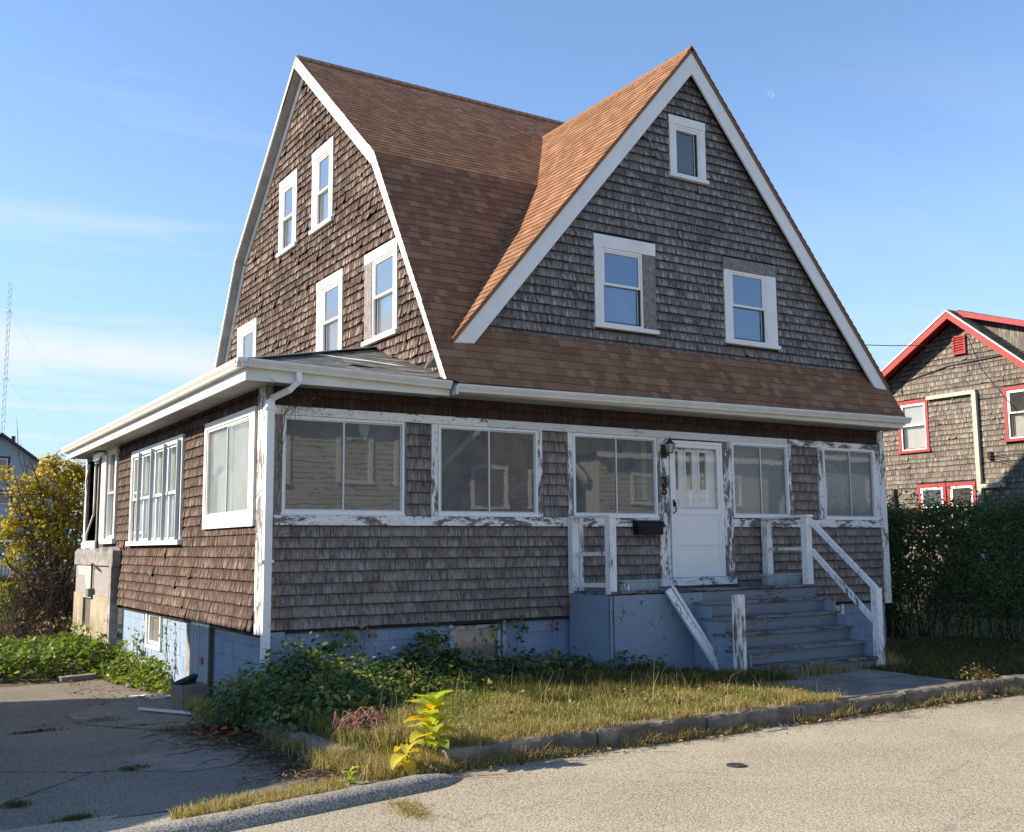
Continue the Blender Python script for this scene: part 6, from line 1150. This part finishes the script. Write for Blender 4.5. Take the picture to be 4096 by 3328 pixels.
for i in range(150):
    x, y = rnd.uniform(-.2, 9), rnd.uniform(-4.5, -4.02); a = rnd.gauss(0, .5); L_ = rnd.uniform(.08, .35); p = Vector((x, y, -.288)); mb.tube([p, p+Vector((math.cos(a)*L_, math.sin(a)*L_, rnd.uniform(0, .02)))], .0022, 3)
tag(build(mb, 'straw_litter', 'dry_twig', None, kind='stuff'), 'dry straw stalks lying in the road along the kerb', 'straw')
# sunlit vines over the ground at the far end of the driveway and along the side wall
def cover(name, m, n, f, size, label, hgt):
    P = []
    while len(P) < n:
        x, y = f(); h = hgt(x, y)
        if h > .02: P.append((x, y, -.56+h*(1-.5*rnd.random()**2)+.04*hn(x*5, y*5, 1)))
    P = np.array(P); d = nr.randn(len(P), 3)*.3; o = leaves(name, m, None, [rand_leaves(P, size, d, 1.0, 'oval', .85)], 'stuff'); return tag(o, label, 'ground cover')
def gh1(x, y):
    e = min(1, max(0, (y-7.15-.3*hn(x, 2, 1.5))/.5)); return e*(.42+.22*hn(x, y, .9)+.12*hn(x, y, 2.7))
cover('ground_vines', 'leaf_lime', 5200, lambda: (rnd.uniform(-4.5, -.2), rnd.uniform(7.1, 11.5)), .10, 'bright green vines covering the ground at the far end of the driveway', gh1)
cover('ground_vines', 'leaf_green', 1700, lambda: (rnd.uniform(-4.5, -.2), rnd.uniform(7.1, 10.5)), .10, 'darker green leaves among the ground vines beyond the driveway', gh1)
def gh2(x, y):
    lim = .28+.35*max(0, (y-4.3)/3.7)+.1*hn(y, 1, 2); q = 1-(-x)/lim
    return 0 if q < 0 else (.10+.50*q)*(.75+.5*hn(x, y, 2))*min(1, (y-3.75)/.8)
cover('wall_vines', 'leaf_lime', 2600, lambda: (-rnd.uniform(.02, .85), rnd.uniform(3.8, 8.6)), .085, 'lime green vines heaped along the foot of the sunlit blue side wall', gh2)
# the yellow tree
def branch_tree(T, base, crown_pts, r0, m, wob=.12):
    mb = MB(); P0 = Vector(base)
    for (mid, end, r) in crown_pts:
        pts = [P0, Vector(mid), Vector(end)]; sm = []
        for i in range(9):
            t = i/8; a = pts[0].lerp(pts[1], t); b = pts[1].lerp(pts[2], t); sm.append(a.lerp(b, t)+Vector((rnd.gauss(0, wob), rnd.gauss(0, wob), rnd.gauss(0, wob)))*(.3+.0*t)*(i > 0))
        mb.tube(sm, [r*(1-.85*i/8) for i in range(9)], 6)
        for _ in range(7):
            k = rnd.randrange(3, 9); q = sm[k]; e = q+Vector((rnd.gauss(0, .5), rnd.gauss(0, .4), rnd.gauss(.1, .35))); mb.tube([q, q.lerp(e, .5)+Vector((0, 0, .08)), e], [.014, .009, .003], 4)
    return mb
YT = thing('yellow_tree', 'small autumn tree with golden yellow leaves beyond the corner of the house', 'tree', None, (.25, 16.2, -.5)); bo = Vector((.25, 16.2, -.5))
ends = []
for i in range(26):
    e = Vector((rnd.uniform(-1.5, 1.1), 16.2+rnd.uniform(-1.0, 1.2), rnd.uniform(1.4, 4.1))); mid = Vector((.25, 16.2, -.5)).lerp(e, .5)+Vector((rnd.uniform(-.2, .2), 0, .5)); ends.append((mid-bo, e-bo, rnd.uniform(.025, .06)))
build(branch_tree(YT, (0, 0, 0), ends, .05, 'bark'), 'trunk', 'bark', YT)
cl_ = []
blobs = [((-.55, 16.3, 2.9), (.62, .7, .75)), ((.15, 16.2, 3.35), (.75, .8, .62)), ((.55, 16.1, 2.7), (.6, .8, .9)), ((-.2, 16.0, 2.3), (.7, .7, .65)), ((-.65, 16.2, 1.55), (.55, .6, .5)), ((-.9, 16.0, .75), (.36, .5, .42)), ((.3, 16.2, 1.7), (.7, .7, .55)), ((-1.15, 16.4, 3.55), (.42, .4, .22)), ((-.1, 16.2, 3.85), (.4, .5, .22)), ((.6, 16.1, 3.6), (.4, .5, .35)), ((-1.0, 16.2, 2.2), (.3, .4, .4))]
for (c, r) in blobs:
    n = int(1250*r[0]*r[2]/.4); P, d = ell(n, c, r, .25); v = np.array([mn.noise(Vector((p[0]*2.6, p[1]*2.6, p[2]*2.6))) for p in P]); P, d = P[v > -.16], d[v > -.16]; cl_.append(rand_leaves(P-np.array(bo), .105, d, .3, 'simple', .75, rr=np.clip(.27+.25*nr.randn(len(P))+.12*(P[:, 2]-2.4), 0, 1)))
leaves('crown', 'leaf_yellow', YT, cl_)
def brush(name, label, x0, x1, y0, y1, h, n, m='bark', loc=None, leafm=None, nl=0):
    T = thing(name, label, 'brush', None, ((x0+x1)/2, (y0+y1)/2, -.45)); b = Vector(T.location); mb = MB()
    for i in range(n):
        p = Vector((rnd.uniform(x0, x1), rnd.uniform(y0, y1), -.5)); e = p+Vector((rnd.gauss(0, .45), rnd.gauss(0, .4), rnd.uniform(.4, 1)*h)); md = p.lerp(e, .5)+Vector((rnd.gauss(0, .15), rnd.gauss(0, .15), .1)); mb.tube([p-b, md-b, e-b], [.014, .009, .003], 4)
        for _ in range(4): q = md.lerp(e, rnd.random()); w = q+Vector((rnd.gauss(0, .3), rnd.gauss(0, .25), rnd.gauss(.05, .25))); mb.tube([q-b, w-b], [.005, .002], 3)
    build(mb, 'branches', m, T)
    if nl: P = np.column_stack([x0+(x1-x0)*nr.rand(nl), y0+(y1-y0)*nr.rand(nl), -.45+h*nr.rand(nl)]); leaves('foliage', leafm, T, [rand_leaves(P-np.array(b), .08, None, .4, 'simple', .7)])
    return T
brush('bare_brush', 'dark tangle of bare brush under the yellow tree beside the stucco wall', -.9, .9, 14.6, 16.6, 2.4, 260, 'bark', leafm='leaf_dry', nl=700)
brush('bare_brush', 'brown twiggy brush at the left edge beyond the driveway', -3.6, -1.0, 13.5, 17, 1.3, 150, 'bark', leafm='leaf_green', nl=700)
brush('dead_weeds', 'dry grey weeds between the brush and the ground vines', -3.0, -.2, 11.0, 13.0, .7, 90, 'bark', leafm='leaf_dry', nl=300)
bush('back_shrub', 'dark green shrub in the shade behind the brush', 'shrub', 'leaf_dark', [((-1.2, 20, .2), (1.2, .8, .8)), ((-3.2, 21, .3), (1.4, 1, 1.0)), ((.9, 19, .2), (1.0, .7, .9))], 3600, .13, 'simple', up=.3)
grass('back_grass', 'grass', 9000, rect(-5, 1, 18, 29), hv(.22, .5, 1), .012, .6, zf=lambda x, y: -.45, label='green grass of the yard behind the brush')
# privet hedge on the right
HG = thing('hedge', 'tall dark green privet hedge between the two shingle houses', 'hedge', None, (13.9, 2, -.25)); hb = np.array([13.9, 2, -.25])
cells = []
Pn = []
N_ = 62000
U = nr.rand(N_*2, 3); xs_ = 13.05+2.0*U[:, 0]; ys_ = -4.0+13.5*U[:, 1]; zt = 2.28
side_w = np.array([.30*mn.noise(Vector((y*1.3, z*1.6, 0)))+.10*mn.noise(Vector((y*4, z*4, 2))) for y, z in zip(ys_[:N_], U[:N_, 2]*2.5)]); top_w = np.array([.24*mn.noise(Vector((y*1.8, x*1.8, 5)))+.09*mn.noise(Vector((y*6, x*6, 5))) for x, y in zip(xs_[:N_], ys_[:N_])])
faceP = np.column_stack([13.12+side_w+.28*nr.rand(N_)**1.6, ys_[:N_], -.25+.20+(zt+.05+top_w)*U[:N_, 2]**.85])
topP = np.column_stack([xs_[:N_], ys_[:N_], zt-.0+top_w-.26*nr.rand(N_)**1.5+(.42*nr.rand(N_)**6)])[:22000]
thin = np.array([mn.noise(Vector((p[1]*2.5, p[2]*2.5, 7))) for p in faceP]); keep = (thin > -.30)&~((faceP[:, 2] < .55)&(nr.rand(N_) > .50+.9*np.clip(faceP[:, 2], 0, 1))); faceP = faceP[keep]
inP = np.column_stack([13.3+1.5*nr.rand(22000), -4+13.5*nr.rand(22000), .5+1.65*nr.rand(22000)])
endP = np.column_stack([13.1+1.9*nr.rand(2500), 9.3+.3*nr.rand(2500), 2.3*nr.rand(2500)])
leaves('foliage', 'leaf_dark', HG, [rand_leaves(faceP-hb, .066, np.tile([[-1., -.3, .1]], (len(faceP), 1)), .5, 'simple', .6), rand_leaves(topP-hb, .060, None, .9, 'simple', .6), rand_leaves(inP-hb, .085, None, .5, 'simple', .7), rand_leaves(endP-hb, .05, None, .5)])
P = faceP[nr.rand(len(faceP)) < .05]; v = np.array([mn.noise(Vector((p[1]*1.1, p[2]*1.4, 11))) for p in P]); P = P[v > .05]+np.array([-.03, 0, 0]); leaves('young_foliage', 'leaf_green', HG, [rand_leaves(P-hb, .045, None, .7)])
mb = MB()
for i in range(300):
    y = rnd.uniform(-4, 9.4)+rnd.gauss(0, .2); x = rnd.uniform(13.3, 14.6); p = Vector((x, y, -.3)); e = p+Vector((rnd.gauss(-.15, .3), rnd.gauss(0, .3), rnd.uniform(.9, 2.55))); mb.tube([p-Vector(hb), p.lerp(e, .5)+Vector((rnd.gauss(0, .06), rnd.gauss(0, .06), 0))-Vector(hb), e-Vector(hb)], [.014, .010, .003], 4)
build(mb, 'stem', 'bark', HG)
P = np.column_stack([14.6+1.5*nr.rand(700), 1+7*nr.rand(700), -.1+1.1*nr.rand(700)]); T = thing('red_bush', 'red leaved bush glimpsed through the foot of the hedge', 'bush', None, (15.3, 4, -.25)); leaves('foliage', 'leaf_red', T, [rand_leaves(P-np.array([15.3, 4, -.25]), .07, None, .4, 'simple', .8)])
mb = MB()
for i in range(40): p = Vector((rnd.uniform(-.6, .8), rnd.uniform(-2.8, 3.8), 0)); mb.tube([p, p+Vector((rnd.gauss(0, .2), rnd.gauss(0, .2), 1.1))], [.01, .004], 4)
build(mb, 'stem', 'bark', T)
litter('hedge_litter', 'leaf_dry', 500, fpt(12.2, 13.3, -3.4, 2.5, lambda x, y: -.20, .04), .05, 'brown leaves caught along the foot of the hedge')
